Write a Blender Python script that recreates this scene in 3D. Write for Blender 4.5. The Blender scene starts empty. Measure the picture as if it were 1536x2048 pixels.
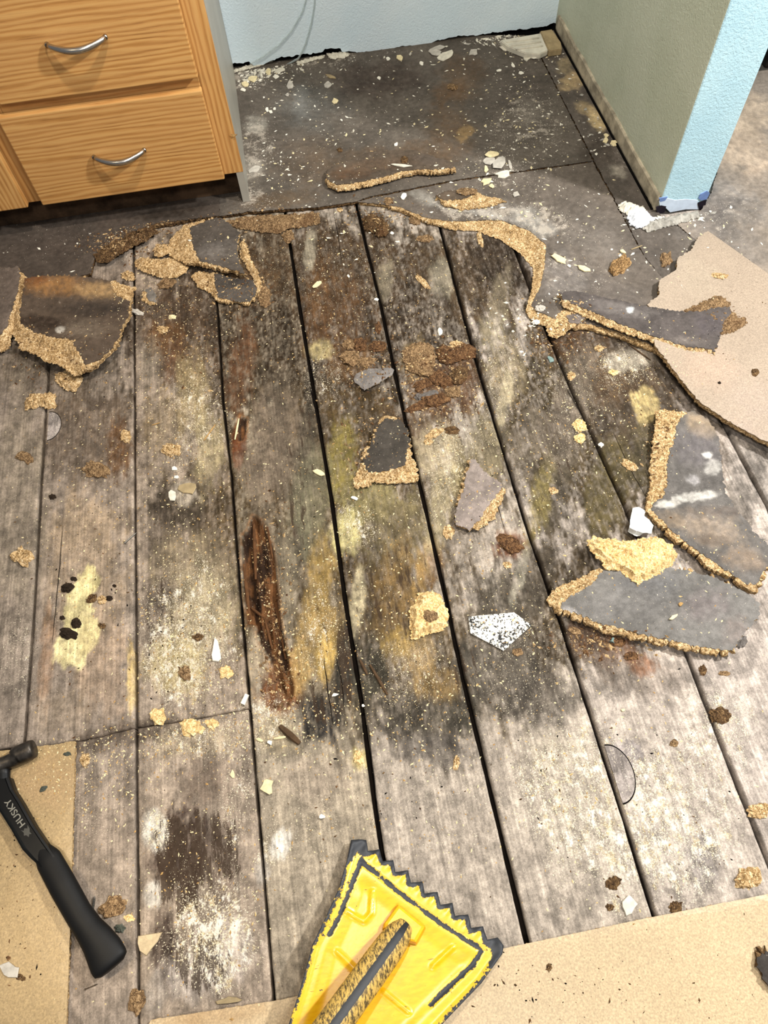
import bpy, bmesh, math, random
import numpy as np
from mathutils import Vector, Matrix
from mathutils.geometry import delaunay_2d_cdt
from mathutils.bvhtree import BVHTree

S = bpy.context.scene
COL = S.collection
# ------------------------------------------------------------------ camera
CAM_H = 1.25
FPX = 1419.78
TH, RO, YA = 0.509882423, -0.0781275782, -0.102709941
def cam_axes():
    fwd = np.array([0, math.sin(TH), -math.cos(TH)]); up = np.array([0, math.cos(TH), math.sin(TH)]); rt = np.array([1, 0, 0.])
    c, s = math.cos(YA), math.sin(YA); Rz = np.array([[c, -s, 0], [s, c, 0], [0, 0, 1]])
    fwd, up, rt = Rz @ fwd, Rz @ up, Rz @ rt
    c, s = math.cos(RO), math.sin(RO)
    return c*rt + s*up, -s*rt + c*up, fwd
RT, UP, FW = cam_axes()
cd = bpy.data.cameras.new('camera'); cam = bpy.data.objects.new('camera', cd); COL.objects.link(cam)
cd.sensor_fit = 'HORIZONTAL'; cd.sensor_width = 36.0; cd.lens = 36.0*FPX/1536; cd.clip_start = 0.02
cam.matrix_world = Matrix(((RT[0], UP[0], -FW[0], 0), (RT[1], UP[1], -FW[1], 0), (RT[2], UP[2], -FW[2], CAM_H), (0, 0, 0, 1)))
S.camera = cam
# ------------------------------------------------------------------ light
W = bpy.data.worlds.new('world'); S.world = W; W.use_nodes = True
W.node_tree.nodes['Background'].inputs[0].default_value = (0.92, 0.95, 1.0, 1)
W.node_tree.nodes['Background'].inputs[1].default_value = 0.25
def area_light(name, loc, target, size, power, color, spread=180):
    l = bpy.data.lights.new(name, 'AREA'); l.shape = 'DISK'; l.size = size; l.energy = power; l.color = color; l.spread = math.radians(spread)
    o = bpy.data.objects.new(name, l); COL.objects.link(o); o.location = loc
    o.rotation_euler = (Vector(target) - Vector(loc)).to_track_quat('-Z', 'Y').to_euler(); return o
area_light('ceiling_lamp', (0.22, 0.92, 2.45), (0.22, 0.92, 0), 0.10, 42, (1.0, 0.91, 0.79))
area_light('added_fill', (0.1, -0.75, 2.4), (0.2, 1.0, 0.3), 0.30, 27, (1.0, 0.97, 0.93))  # unseen fill, added to brighten the walls that face the camera
area_light('window_daylight', (1.78, 0.66, 1.95), (0.3, 0.5, 0.0), 0.15, 92, (1.0, 0.985, 0.96))
area_light('kitchen_lamp', (-1.3, 0.2, 2.4), (-0.5, 0.2, 0), 0.12, 9, (1.0, 0.80, 0.56))
sl = bpy.data.lights.new('added_spot', 'SPOT'); sl.energy = 110; sl.color = (1.0, 0.84, 0.60); sl.spot_size = math.radians(10); sl.spot_blend = 1.0; sl.shadow_soft_size = .05  # narrow spot added to make the warm pool of light by the hammer
so = bpy.data.objects.new('added_spot', sl); COL.objects.link(so); so.location = (-1.05, .30, 2.4); so.rotation_euler = (Vector((-.475, .085, 0)) - Vector((-1.05, .30, 2.4))).to_track_quat('-Z', 'Y').to_euler()
S.view_settings.view_transform = 'Standard'; S.view_settings.look = 'None'; S.view_settings.gamma = 1.0
S.view_settings.exposure = -0.10
S.view_settings.use_curve_mapping = False

# ------------------------------------------------------------------ helpers
def FL(px, py, z=0.0):
    """point of the horizontal plane at height z that is seen at pixel (px,py) of the photograph: used to measure where things lie"""
    d = (px-768)*RT + (1024-py)*UP + FPX*FW
    t = (z-CAM_H)/d[2]
    return np.array([d[0]*t, d[1]*t, z])
def PLN(px, py, p0, n):
    d = (px-768)*RT + (1024-py)*UP + FPX*FW
    o = np.array([0, 0, CAM_H]); t = np.dot(np.asarray(p0)-o, n)/np.dot(d, n)
    return o + d*t
def lin(h):
    h = h.lstrip('#'); c = np.array([int(h[i:i+2], 16)/255 for i in (0, 2, 4)])
    return np.where(c <= .04045, c/12.92, ((c+.055)/1.055)**2.4)
_rs = np.random.RandomState(7)
_LAT = _rs.rand(256, 256)
def vnoise(x, y):
    xi = np.floor(x).astype(int); yi = np.floor(y).astype(int); fx = x-xi; fy = y-yi
    fx = fx*fx*(3-2*fx); fy = fy*fy*(3-2*fy)
    a = _LAT[xi % 256, yi % 256]; b = _LAT[(xi+1) % 256, yi % 256]; c = _LAT[xi % 256, (yi+1) % 256]; d = _LAT[(xi+1) % 256, (yi+1) % 256]
    return (a*(1-fx)+b*fx)*(1-fy) + (c*(1-fx)+d*fx)*fy
def fbm(x, y, o=4, g=.55):
    s = 0; a = 1; n = 0
    for k in range(o):
        s = s + a*vnoise(x+k*17.3, y+k*9.1); n += a; a *= g; x = x*2.03; y = y*2.03
    return s/n*2-1
def sstep(x):
    x = np.clip(x, 0, 1); return x*x*(3-2*x)
def pts_in_poly(P, poly):
    x, y = P[:, 0], P[:, 1]; r = np.zeros(len(P), bool); n = len(poly); j = n-1
    for i in range(n):
        xi, yi = poly[i]; xj, yj = poly[j]
        if yi != yj:
            c = ((yi > y) != (yj > y)) & (x < (xj-xi)*(y-yi)/(yj-yi)+xi); r ^= c
        j = i
    return r
def dist_poly(P, poly, closed=True):
    d = np.full(len(P), 1e9); n = len(poly)
    for i in range(n if closed else n-1):
        a = np.asarray(poly[i]); b = np.asarray(poly[(i+1) % n]); ab = b-a; L = ab @ ab
        if L < 1e-14: continue
        t = np.clip(((P-a) @ ab)/L, 0, 1); q = P - (a + t[:, None]*ab)
        d = np.minimum(d, (q*q).sum(1))
    return np.sqrt(d)
def densify(poly, step, jit=0.0, seed=0, freq=210.0):
    out = []; n = len(poly); s = 0.0
    for i in range(n):
        a = np.asarray(poly[i][:2], float); b = np.asarray(poly[(i+1) % n][:2], float); L = np.linalg.norm(b-a)
        k = max(1, int(round(L/step))); nrm = np.array([-(b-a)[1], (b-a)[0]])/max(L, 1e-9)
        for q in range(k):
            p = a + (b-a)*q/k
            if jit:
                sp = np.array([p[0]*freq]), np.array([p[1]*freq])
                p = p + nrm*jit*float(fbm(sp[0], sp[1], 3, .7)[0])*1.6
            out.append(p)
    return np.array(out)
def mesh_from(name, V, F, mats, parent=None, mi=None, smooth=False, attrs=None):
    me = bpy.data.meshes.new(name); me.from_pydata([tuple(map(float, v)) for v in V], [], [tuple(int(i) for i in f) for f in F])
    for m in (mats if isinstance(mats, (list, tuple)) else [mats]): me.materials.append(m)
    if mi is not None: me.polygons.foreach_set('material_index', np.asarray(mi, np.int32))
    if smooth: me.polygons.foreach_set('use_smooth', np.ones(len(F), bool))
    for k, a in (attrs or {}).items():
        a = np.asarray(a, np.float32)
        if a.ndim == 2:
            at = me.attributes.new(k, 'FLOAT_COLOR', 'POINT'); c = np.ones((len(a), 4), np.float32); c[:, :3] = a; at.data.foreach_set('color', c.ravel())
        else:
            at = me.attributes.new(k, 'FLOAT', 'POINT'); at.data.foreach_set('value', a)
    me.update()
    o = bpy.data.objects.new(name, me); COL.objects.link(o)
    if parent is not None: o.parent = parent
    return o
def rebase(o, loc):
    """put the origin of a top-level mesh at loc"""
    o.data.transform(Matrix.Translation(-Vector(loc))); o.location = loc; return o
def tag(o, label, cat=None, group=None, kind=None):
    o['label'] = label
    if cat: o['category'] = cat
    if group: o['group'] = group
    if kind: o['kind'] = kind
    return o
def thing(name, label, cat, loc=(0, 0, 0), group=None):
    o = bpy.data.objects.new(name, None); COL.objects.link(o); o.location = loc; o.empty_display_size = .02
    return tag(o, label, cat, group)
def adopt(part, root):
    """make part (meshed in world coordinates) a child of root, origin at the root"""
    part.data.transform(Matrix.Translation(-root.location)); part.parent = root; return part
def bm_obj(name, bm, mat, parent=None, smooth=False):
    me = bpy.data.meshes.new(name); bm.to_mesh(me); bm.free()
    for m in (mat if isinstance(mat, (list, tuple)) else [mat]): me.materials.append(m)
    if smooth: me.polygons.foreach_set('use_smooth', np.ones(len(me.polygons), bool))
    o = bpy.data.objects.new(name, me); COL.objects.link(o)
    if parent is not None: o.parent = parent
    return o
def bm_box(bm, lo, hi, bev=0.0):
    r = bmesh.ops.create_cube(bm, size=1.0); vs = r['verts']
    for v in vs:
        for k in range(3): v.co[k] = lo[k] + (v.co[k]+.5)*(hi[k]-lo[k])
    if bev: bmesh.ops.bevel(bm, geom=list({e for v in vs for e in v.link_edges}), offset=bev, segments=2, affect='EDGES', profile=.5)
def box(name, lo, hi, mat, parent=None, bev=0.0):
    bm = bmesh.new(); bm_box(bm, lo, hi, bev); return bm_obj(name, bm, mat, parent)
def tube_rings(path, radii, seg=12, flat=1.0, upv=(0, 0, 1)):
    """swept tube: radii = list of r or (rw, rh); returns V, F"""
    path = [Vector(p) for p in path]; V = []; F = []
    for i, p in enumerate(path):
        t = (path[min(i+1, len(path)-1)] - path[max(i-1, 0)]).normalized()
        u = Vector(upv); sd = t.cross(u)
        if sd.length < 1e-5: sd = t.cross(Vector((1, 0, 0)))
        sd.normalize(); u = sd.cross(t)
        r = radii[i]; rw, rh = (r, r*flat) if not isinstance(r, (tuple, list)) else r
        for k in range(seg):
            a = 2*math.pi*k/seg; V.append(p + sd*(rw*math.cos(a)) + u*(rh*math.sin(a)))
    n = len(path)
    for i in range(n-1):
        for k in range(seg):
            k2 = (k+1) % seg; F.append((i*seg+k, i*seg+k2, (i+1)*seg+k2, (i+1)*seg+k))
    F.append(tuple(range(seg-1, -1, -1))); F.append(tuple((n-1)*seg+k for k in range(seg)))
    return V, F

# ------------------------------------------------------------------ node material helpers
class NM:
    def __init__(s, name, rough=.8, spec=.3):
        s.m = bpy.data.materials.new(name); s.m.use_nodes = True; s.t = s.m.node_tree; s.n = s.t.nodes; s.b = s.n['Principled BSDF']
        s.b.inputs['Roughness'].default_value = rough; s.b.inputs['Specular IOR Level'].default_value = spec
        s.tc = s.n.new('ShaderNodeTexCoord')
    def link(s, a, b): s.t.links.new(a, b)
    def mapv(s, scale=(1, 1, 1), src='Object', rot=(0, 0, 0)):
        m = s.n.new('ShaderNodeMapping'); m.inputs['Scale'].default_value = scale; m.inputs['Rotation'].default_value = rot
        s.link(s.tc.outputs[src], m.inputs[0]); return m.outputs[0]
    def noise(s, vec, scale=1, detail=4, rough=.55, dist=0, out='Fac'):
        n = s.n.new('ShaderNodeTexNoise'); n.inputs['Scale'].default_value = scale; n.inputs['Detail'].default_value = detail
        n.inputs['Roughness'].default_value = rough; n.inputs['Distortion'].default_value = dist; s.link(vec, n.inputs['Vector']); return n.outputs[out]
    def voro(s, vec, scale=1, out='Color', rnd=1.0):
        n = s.n.new('ShaderNodeTexVoronoi'); n.inputs['Scale'].default_value = scale; n.inputs['Randomness'].default_value = rnd; s.link(vec, n.inputs['Vector']); return n.outputs[out]
    def wave(s, vec, scale=1, dist=2, detail=2, axis='X'):
        n = s.n.new('ShaderNodeTexWave'); n.bands_direction = axis; n.inputs['Scale'].default_value = scale; n.inputs['Distortion'].default_value = dist
        n.inputs['Detail'].default_value = detail; n.inputs['Detail Scale'].default_value = 1.0; s.link(vec, n.inputs['Vector']); return n.outputs['Fac']
    def ramp(s, fac, stops):
        r = s.n.new('ShaderNodeValToRGB'); e = r.color_ramp.elements
        while len(e) < len(stops): e.new(.5)
        for k, (p, c) in enumerate(stops):
            e[k].position = p; c = lin(c) if isinstance(c, str) else (c, c, c); e[k].color = (*c, 1)
        s.link(fac, r.inputs[0]); return r.outputs[0]
    def val(s, v): n = s.n.new('ShaderNodeValue'); n.outputs[0].default_value = v; return n.outputs[0]
    def rgb(s, h): n = s.n.new('ShaderNodeRGB'); n.outputs[0].default_value = (*lin(h), 1); return n.outputs[0]
    def mix(s, fac, a, b, mode='MIX'):
        n = s.n.new('ShaderNodeMix'); n.data_type = 'RGBA'; n.blend_type = mode
        if isinstance(fac, (int, float)): n.inputs[0].default_value = fac
        else: s.link(fac, n.inputs[0])
        for k, v in ((6, a), (7, b)):
            if isinstance(v, str): n.inputs[k].default_value = (*lin(v), 1)
            else: s.link(v, n.inputs[k])
        return n.outputs[2]
    def math(s, op, a, b=0.0, c=None, clamp=False):
        n = s.n.new('ShaderNodeMath'); n.operation = op; n.use_clamp = clamp
        for k, v in enumerate((a, b) if c is None else (a, b, c)):
            if isinstance(v, (int, float)): n.inputs[k].default_value = v
            else: s.link(v, n.inputs[k])
        return n.outputs[0]
    def mrange(s, v, a, b, c=0.0, d=1.0):
        n = s.n.new('ShaderNodeMapRange'); n.interpolation_type = 'SMOOTHSTEP'
        for k, x in ((1, a), (2, b), (3, c), (4, d)):
            if isinstance(x, (int, float)): n.inputs[k].default_value = x
            else: s.link(x, n.inputs[k])
        s.link(v, n.inputs[0]); return n.outputs[0]
    def attr(s, name, out='Color'):
        n = s.n.new('ShaderNodeAttribute'); n.attribute_name = name; return n.outputs[out]
    def bump(s, h, strength=.3, dist=.002):
        n = s.n.new('ShaderNodeBump'); n.inputs['Strength'].default_value = strength; n.inputs['Distance'].default_value = dist
        s.link(h, n.inputs['Height']); s.link(n.outputs[0], s.b.inputs['Normal'])
    def color(s, c):
        if isinstance(c, str): s.b.inputs['Base Color'].default_value = (*lin(c), 1)
        else: s.link(c, s.b.inputs['Base Color'])
        return s
    def rough(s, r): s.link(r, s.b.inputs['Roughness'])

def m_plain(name, c, rough=.7, spec=.3, var=.25, scale=60, bump=.3, metal=0):
    m = NM(name, rough, spec); v = m.mapv(); n = m.noise(v, scale, 5, .65)
    f = m.mrange(n, .3, .7, 1-var, 1+var*.6)
    k = m.n.new('ShaderNodeVectorMath'); k.operation = 'SCALE'; k.inputs[0].default_value = lin(c); m.link(f, k.inputs['Scale']); m.color(k.outputs[0])
    m.b.inputs['Metallic'].default_value = metal
    if bump: m.bump(n, bump, .0015)
    return m.m
def m_plank():
    m = NM('weathered_plank', .88, .12)
    tint = m.attr('tint'); dust = m.attr('dust', 'Fac'); worn = m.attr('worn', 'Fac')
    g = m.noise(m.mapv((110, 3.0, 30)), 1, 6, .62); g2 = m.noise(m.mapv((38, 1.1, 30)), 1, 3, .5, .4)
    gw = m.wave(m.mapv((1, .035, 1)), 48, 5.5, 3); fine = m.noise(m.mapv(), 420, 3, .7); mid = m.noise(m.mapv(), 55, 6, .7)
    blot = m.noise(m.mapv((1, .6, 1)), 26, 7, .72)
    f = m.math('MULTIPLY', m.mrange(g, .30, .70, .78, 1.15), m.mrange(g2, .3, .7, .88, 1.10)); f = m.math('MULTIPLY', f, m.mrange(blot, .32, .68, .56, 1.34))
    f = m.math('MULTIPLY', f, m.mrange(gw, 0, 1, .93, 1.05)); f = m.math('MULTIPLY', f, m.mrange(fine, .3, .7, .82, 1.16)); f = m.math('MULTIPLY', f, m.mrange(mid, .32, .68, .72, 1.24))
    c = m.mix(1.0, tint, m.mix(0.0, 'ffffff', 'ffffff'), 'MULTIPLY')
    sc = m.n.new('ShaderNodeVectorMath'); sc.operation = 'SCALE'; m.link(c, sc.inputs[0]); m.link(f, sc.inputs['Scale']); c = sc.outputs[0]
    # dark worn patches along the grain
    wn = m.noise(m.mapv((70, 12, 30)), 1, 7, .7)
    wmask = m.mrange(wn, m.math('SUBTRACT', .74, m.math('MULTIPLY', worn, .42)), m.math('SUBTRACT', .80, m.math('MULTIPLY', worn, .42)))
    c = m.mix(m.math('MULTIPLY', wmask, .80), c, '35291f')
    iso = m.noise(m.mapv((1, .55, 1)), 48, 8, .78); wk = m.math('SUBTRACT', .70, m.math('MULTIPLY', worn, .22))
    c = m.mix(m.math('MULTIPLY', m.mrange(iso, wk, m.math('ADD', wk, .09)), .62), c, '2e251c')
    # clinging dust: patchy film and fine flecks
    film = m.noise(m.mapv((62, 30, 30)), 1, 9, .78)
    fb = m.math('ADD', film, m.math('MULTIPLY', m.math('SUBTRACT', fine, .5), .22))
    th = m.math('SUBTRACT', .76, m.math('MULTIPLY', dust, .25))
    fm = m.mrange(fb, th, m.math('ADD', th, .07))
    c = m.mix(m.math('MULTIPLY', fm, .74), c, m.mix(m.mrange(mid, .4, .6), 'b3a17e', 'dfdad0'))
    fl = m.noise(m.mapv(), 430, 3, .65)
    th2 = m.math('SUBTRACT', m.math('SUBTRACT', .715, m.math('MULTIPLY', dust, .13)), m.math('MULTIPLY', m.math('SUBTRACT', film, .5), .30))
    c = m.mix(m.math('MULTIPLY', m.mrange(fl, th2, m.math('ADD', th2, .025)), .85), c, 'e2d7ba')
    dk = m.mrange(m.noise(m.mapv((190, 100, 30)), 1, 4, .68), .385, .335); c = m.mix(m.math('MULTIPLY', dk, m.math('ADD', .38, m.math('MULTIPLY', worn, .8))), c, '241c15')
    m.color(c)
    h = m.math('ADD', m.math('MULTIPLY', g, .8), m.math('ADD', m.math('MULTIPLY', fm, .35), m.math('MULTIPLY', fine, .3))); m.bump(h, .5, .0016)
    return m.m
def m_skin(name='stained_skin', gloss=.75):
    m = NM(name, gloss, .16)
    tint = m.attr('tint'); dust = m.attr('dust', 'Fac')
    a = m.noise(m.mapv(), 9, 7, .62); b = m.noise(m.mapv(), 70, 6, .7); fine = m.noise(m.mapv(), 500, 2, .6)
    f = m.math('MULTIPLY', m.mrange(a, .3, .7, .76, 1.22), m.mrange(b, .32, .68, .80, 1.18)); f = m.math('MULTIPLY', f, m.mrange(fine, .3, .7, .88, 1.1))
    sc = m.n.new('ShaderNodeVectorMath'); sc.operation = 'SCALE'; m.link(tint, sc.inputs[0]); m.link(f, sc.inputs['Scale']); c = sc.outputs[0]
    film = m.noise(m.mapv(), 34, 8, .72); th = m.math('SUBTRACT', .80, m.math('MULTIPLY', dust, .34))
    c = m.mix(m.math('MULTIPLY', m.mrange(film, th, m.math('ADD', th, .12)), .55), c, 'b4aa9c')
    fl = m.noise(m.mapv(), 260, 2, .6); th2 = m.math('SUBTRACT', .78, m.math('MULTIPLY', dust, .15))
    c = m.mix(m.math('MULTIPLY', m.mrange(fl, th2, m.math('ADD', th2, .03)), .8), c, 'cfc6b6')
    m.color(c); m.bump(m.math('ADD', b, m.math('MULTIPLY', fine, .4)), .25, .0012); return m.m
def m_core(name='particle_core', cols=('3d2c1c', '8f724a', 'c0a276', 'e4cfa8'), dark=.30):
    m = NM(name, .9, .15)
    v = m.mapv((1, 1, 1)); wv = m.n.new('ShaderNodeVectorMath'); wv.operation = 'ADD'; nz = m.noise(v, 120, 2, .5, 0, 'Color')
    sc = m.n.new('ShaderNodeVectorMath'); sc.operation = 'SCALE'; m.link(nz, sc.inputs[0]); sc.inputs['Scale'].default_value = .012
    m.link(v, wv.inputs[0]); m.link(sc.outputs[0], wv.inputs[1])
    chips = m.voro(wv.outputs[0], 420); bw = m.n.new('ShaderNodeRGBToBW'); m.link(chips, bw.inputs[0])
    a = m.noise(m.mapv(), 45, 5, .65)
    k = m.math('ADD', m.math('MULTIPLY', bw.outputs[0], .55), m.math('MULTIPLY', a, .5))
    c = m.ramp(k, [(.2, cols[0]), (.42, cols[1]), (.62, cols[2]), (.82, cols[3])])
    big = m.noise(m.mapv(), 16, 4, .6); c = m.mix(m.math('MULTIPLY', m.mrange(big, .52, .70), dark), c, '4b2d18')
    m.color(c); m.bump(m.math('ADD', bw.outputs[0], a), .9, .003); return m.m
def m_board():
    m = NM('clean_particle_board', .40, .45)
    tint = m.attr('tint')
    n = m.noise(m.mapv(), 330, 3, .65); b = m.noise(m.mapv(), 5, 5, .6); v = m.voro(m.mapv(), 520); bw = m.n.new('ShaderNodeRGBToBW'); m.link(v, bw.inputs[0])
    f = m.math('MULTIPLY', m.mrange(n, .3, .72, .80, 1.16), m.mrange(b, .3, .7, .92, 1.07)); f = m.math('MULTIPLY', f, m.mrange(bw.outputs[0], .2, .8, .92, 1.07))
    sc = m.n.new('ShaderNodeVectorMath'); sc.operation = 'SCALE'; m.link(tint, sc.inputs[0]); m.link(f, sc.inputs['Scale'])
    c = m.mix(m.math('MULTIPLY', m.mrange(m.noise(m.mapv(), 210, 2, .5), .30, .25), .6), sc.outputs[0], '4a3420')
    m.color(c); m.bump(n, .25, .0008); return m.m
def m_oak():
    m = NM('golden_oak', .38, .45)
    def at(scale): return m.mapv(scale)
    # grain runs along local x
    w = m.wave(m.mapv((.16, 1, 1.6)), 17.0, 11.0, 4, 'Z'); p = m.noise(m.mapv((14, 60, 520)), 1, 4, .6); b = m.noise(m.mapv((3, 8, 30)), 1, 4, .6)
    c = m.ramp(w, [(.0, 'a8773e'), (.25, 'b8864c'), (.7, 'c39457'), (1, 'c99c5f')])
    pore = m.mrange(p, .48, .36)
    c = m.mix(m.math('MULTIPLY', pore, m.mrange(w, .0, .7, .62, .12)), c, '80562c')
    c = m.mix(m.math('MULTIPLY', m.mrange(b, .3, .7), .4), c, 'b58753')
    m.color(c); m.bump(m.math('SUBTRACT', w, pore), .12, .0008); return m.m
def m_wall(name, c, c2, stain, zs=.10, stain_amt=.8):
    m = NM(name, .55, .3)
    pos = m.n.new('ShaderNodeNewGeometry'); sep = m.n.new('ShaderNodeSeparateXYZ'); m.link(pos.outputs['Position'], sep.inputs[0])
    op = m.noise(m.mapv(), 160, 4, .55, .6); a = m.noise(m.mapv(), 7, 5, .6)
    col = m.mix(m.mrange(a, .35, .65), c, c2)
    d = m.noise(m.mapv(), 26, 6, .72)
    lo = m.mrange(m.math('ADD', sep.outputs['Z'], m.math('MULTIPLY', d, .10)), zs, zs*.45)
    col = m.mix(m.math('MULTIPLY', lo, stain_amt), col, stain)
    sp = m.mrange(m.noise(m.mapv((40, 40, 26)), 1, 5, .7), .70, .74); col = m.mix(m.math('MULTIPLY', sp, .75), col, '4c4a40')
    m.color(col); m.bump(m.math('ADD', op, m.math('MULTIPLY', m.noise(m.mapv(), 420, 2), .25)), .55, .003); return m.m

M = dict(
    plank=m_plank(), skin=m_skin(), core=m_core(), core_pale=m_core('pale_particle_core', ('8f6f45', 'c2a06a', 'dfc38c', 'f2e0b2'), .1),
    core_dark=m_core('rotten_core', ('1e150f', '41301f', '60492f', '866c4a'), .5), core_red=m_core('red_rot', ('20150e', '45301f', '66492f', '8c6c4a'), .4),
    core_brown=m_core('brown_crumb', ('32261b', '5f4a33', '866c4d', 'ac906b'), .35),
    board=m_board(), oak=m_oak(),
    wall_blue=m_wall('blue_paint', 'd6e8f2', 'dcebf3', 'a8a69a', .05, .7), wall_end=m_wall('pale_blue_paint', 'a9ccd8', 'b3d4de', '9fb6c6', .05, .6),
    wall_olive=m_wall('olive_paint', 'c0c5ae', 'c8ccb6', '8a846e', .13, .55),
    sub=m_plain('subfloor_dark', '17120e', .95, .1, .3, 40), grey_side=m_plain('grey_laminate', '9b978c', .42, .4, .10, 8, .05),
    dropping=m_plain('dropping_black', '2a2119', .9, .1, .5, 120), dark_gap=m_plain('black_void', '0c0a09', .95, .05, .2, 30), toe=m_plain('blackened_toe_kick', '4a3828', .85, .15, .7, 14),
    chrome=m_plain('brushed_nickel', 'b9b4ac', .26, .5, .08, 200, .05, 1.0), plaster=m_plain('plaster', 'cfc9b8', .85, .2, .18, 90),
    white=m_plain('white_chip', 'e2ddce', .75, .25, .12, 140), cream=m_plain('cream_chip', 'd9caa0', .8, .2, .18, 120), greychip=m_plain('grey_chip', 'b3ada2', .75, .25, .2, 80),
    greyflake=m_plain('grey_flake', '5d5752', .6, .3, .22, 60), plaster_blue=m_plain('blue_white_plaster', 'd2d6dc', .7, .3, .12, 70), greenchip=m_plain('dark_green_grey', '44483f', .7, .3, .3, 90),
    wood_white=m_plain('white_painted_wood', 'c9c4b4', .6, .3, .2, 30), wood_tan=m_plain('tan_wood', '9c8a68', .75, .2, .25, 40), baseboard=m_plain('grimy_strip', 'ada28c', .75, .2, .5, 22),
    mortar=m_plain('mortar', '9a968d', .95, .1, .35, 60, .8), black=m_plain('black_steel', '060708', .45, .22, .15, 60, .1), grip=m_plain('rubber_grip', '0a0a0b', .55, .22, .2, 40, .15),
    head=m_plain('worn_steel', '47423c', .42, .5, .5, 70, .2, .8), letter=m_plain('grey_lettering', '77746a', .5, .4, .15, 60, 0), rust=m_plain('rusted_steel', '55483a', .6, .4, .5, 300, .4, .6),
    steel=m_plain('dull_zinc', '74726c', .45, .5, .3, 300, .3, .8), teal=m_plain('teal_plug', '6f8480', .6, .3, .25, 100), splinter=m_plain('fresh_splinter', 'a98653', .8, .2, .3, 130),
    dsplinter=m_plain('dark_splinter', '4a3826', .85, .2, .4, 90), rsplinter=m_plain('red_splinter', '553820', .85, .2, .35, 90), bark=m_core('bark', ('33251a', '6b5134', '9c7c52', 'c2a274'), .2),
    furniture=m_plain('dark_brown_wood', '2a211c', .5, .4, .2, 20), tubing=None)
def m_film():
    m = NM('clear_plastic', .25, .5).color('cfdcdc'); m.b.inputs['Transmission Weight'].default_value = .55; m.b.inputs['Alpha'].default_value = .55; return m.m
M['tubing'] = m_film(); M['beigechip'] = m_plain('beige_chip', 'b9a685', .8, .2, .2, 120)

# ------------------------------------------------------------------ painting of stains and a little shade: ellipses laid on the floor, edges broken up by noise along the grain
def ell(px, py, rx, ry, ang, z=0.0):
    c = FL(px, py, z)[:2]; a = math.radians(ang); ux, uy = math.cos(a), math.sin(a)
    e1 = FL(px+rx*ux, py+rx*uy, z)[:2]-c; e2 = FL(px-ry*uy, py+ry*ux, z)[:2]-c
    return c, np.linalg.inv(np.array([e1, e2]).T)
def paint(xy, base, layers, z=0.0, grain=True):
    col = np.repeat(np.asarray(base, float)[None, :], len(xy), 0) if np.ndim(base) == 1 else base.copy()
    x, y = xy[:, 0], xy[:, 1]
    mot = np.clip(1.0 + .80*(fbm(x*240+7, y*85, 3, .7) if grain else fbm(x*120+7, y*120, 3, .7)), .62, 1.25)
    n1 = fbm(x*55, y*13, 4, .6) if grain else fbm(x*24, y*24, 4, .6); n2 = fbm(x*150, y*60, 3, .65) if grain else fbm(x*110, y*110, 3, .65)
    for (px, py, rx, ry, ang, hx, st, soft) in layers:
        c, Mi = ell(px, py, rx, ry, ang, z)
        u = (xy-c) @ Mi.T; r = np.sqrt((u*u).sum(1))
        k = r < 2.2
        if not k.any(): continue
        rr = r[k] + n1[k]*.45 + n2[k]*.28
        a = np.clip(st*sstep((1.12-rr)/max(soft, .05))*mot[k], 0, 1)
        col[k] += (lin(hx)[None, :]-col[k])*a[:, None]
    return col
def scal(xy, base, layers, z=0.0):
    v = np.full(len(xy), float(base)); n = fbm(xy[:, 0]*40, xy[:, 1]*18, 4, .6)
    for (px, py, rx, ry, ang, val) in layers:
        c, Mi = ell(px, py, rx, ry, ang, z); u = (xy-c) @ Mi.T; r = np.sqrt((u*u).sum(1)) + n*.35
        a = sstep((1.25-r)/.8); v += (val-v)*a
    return v
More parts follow.
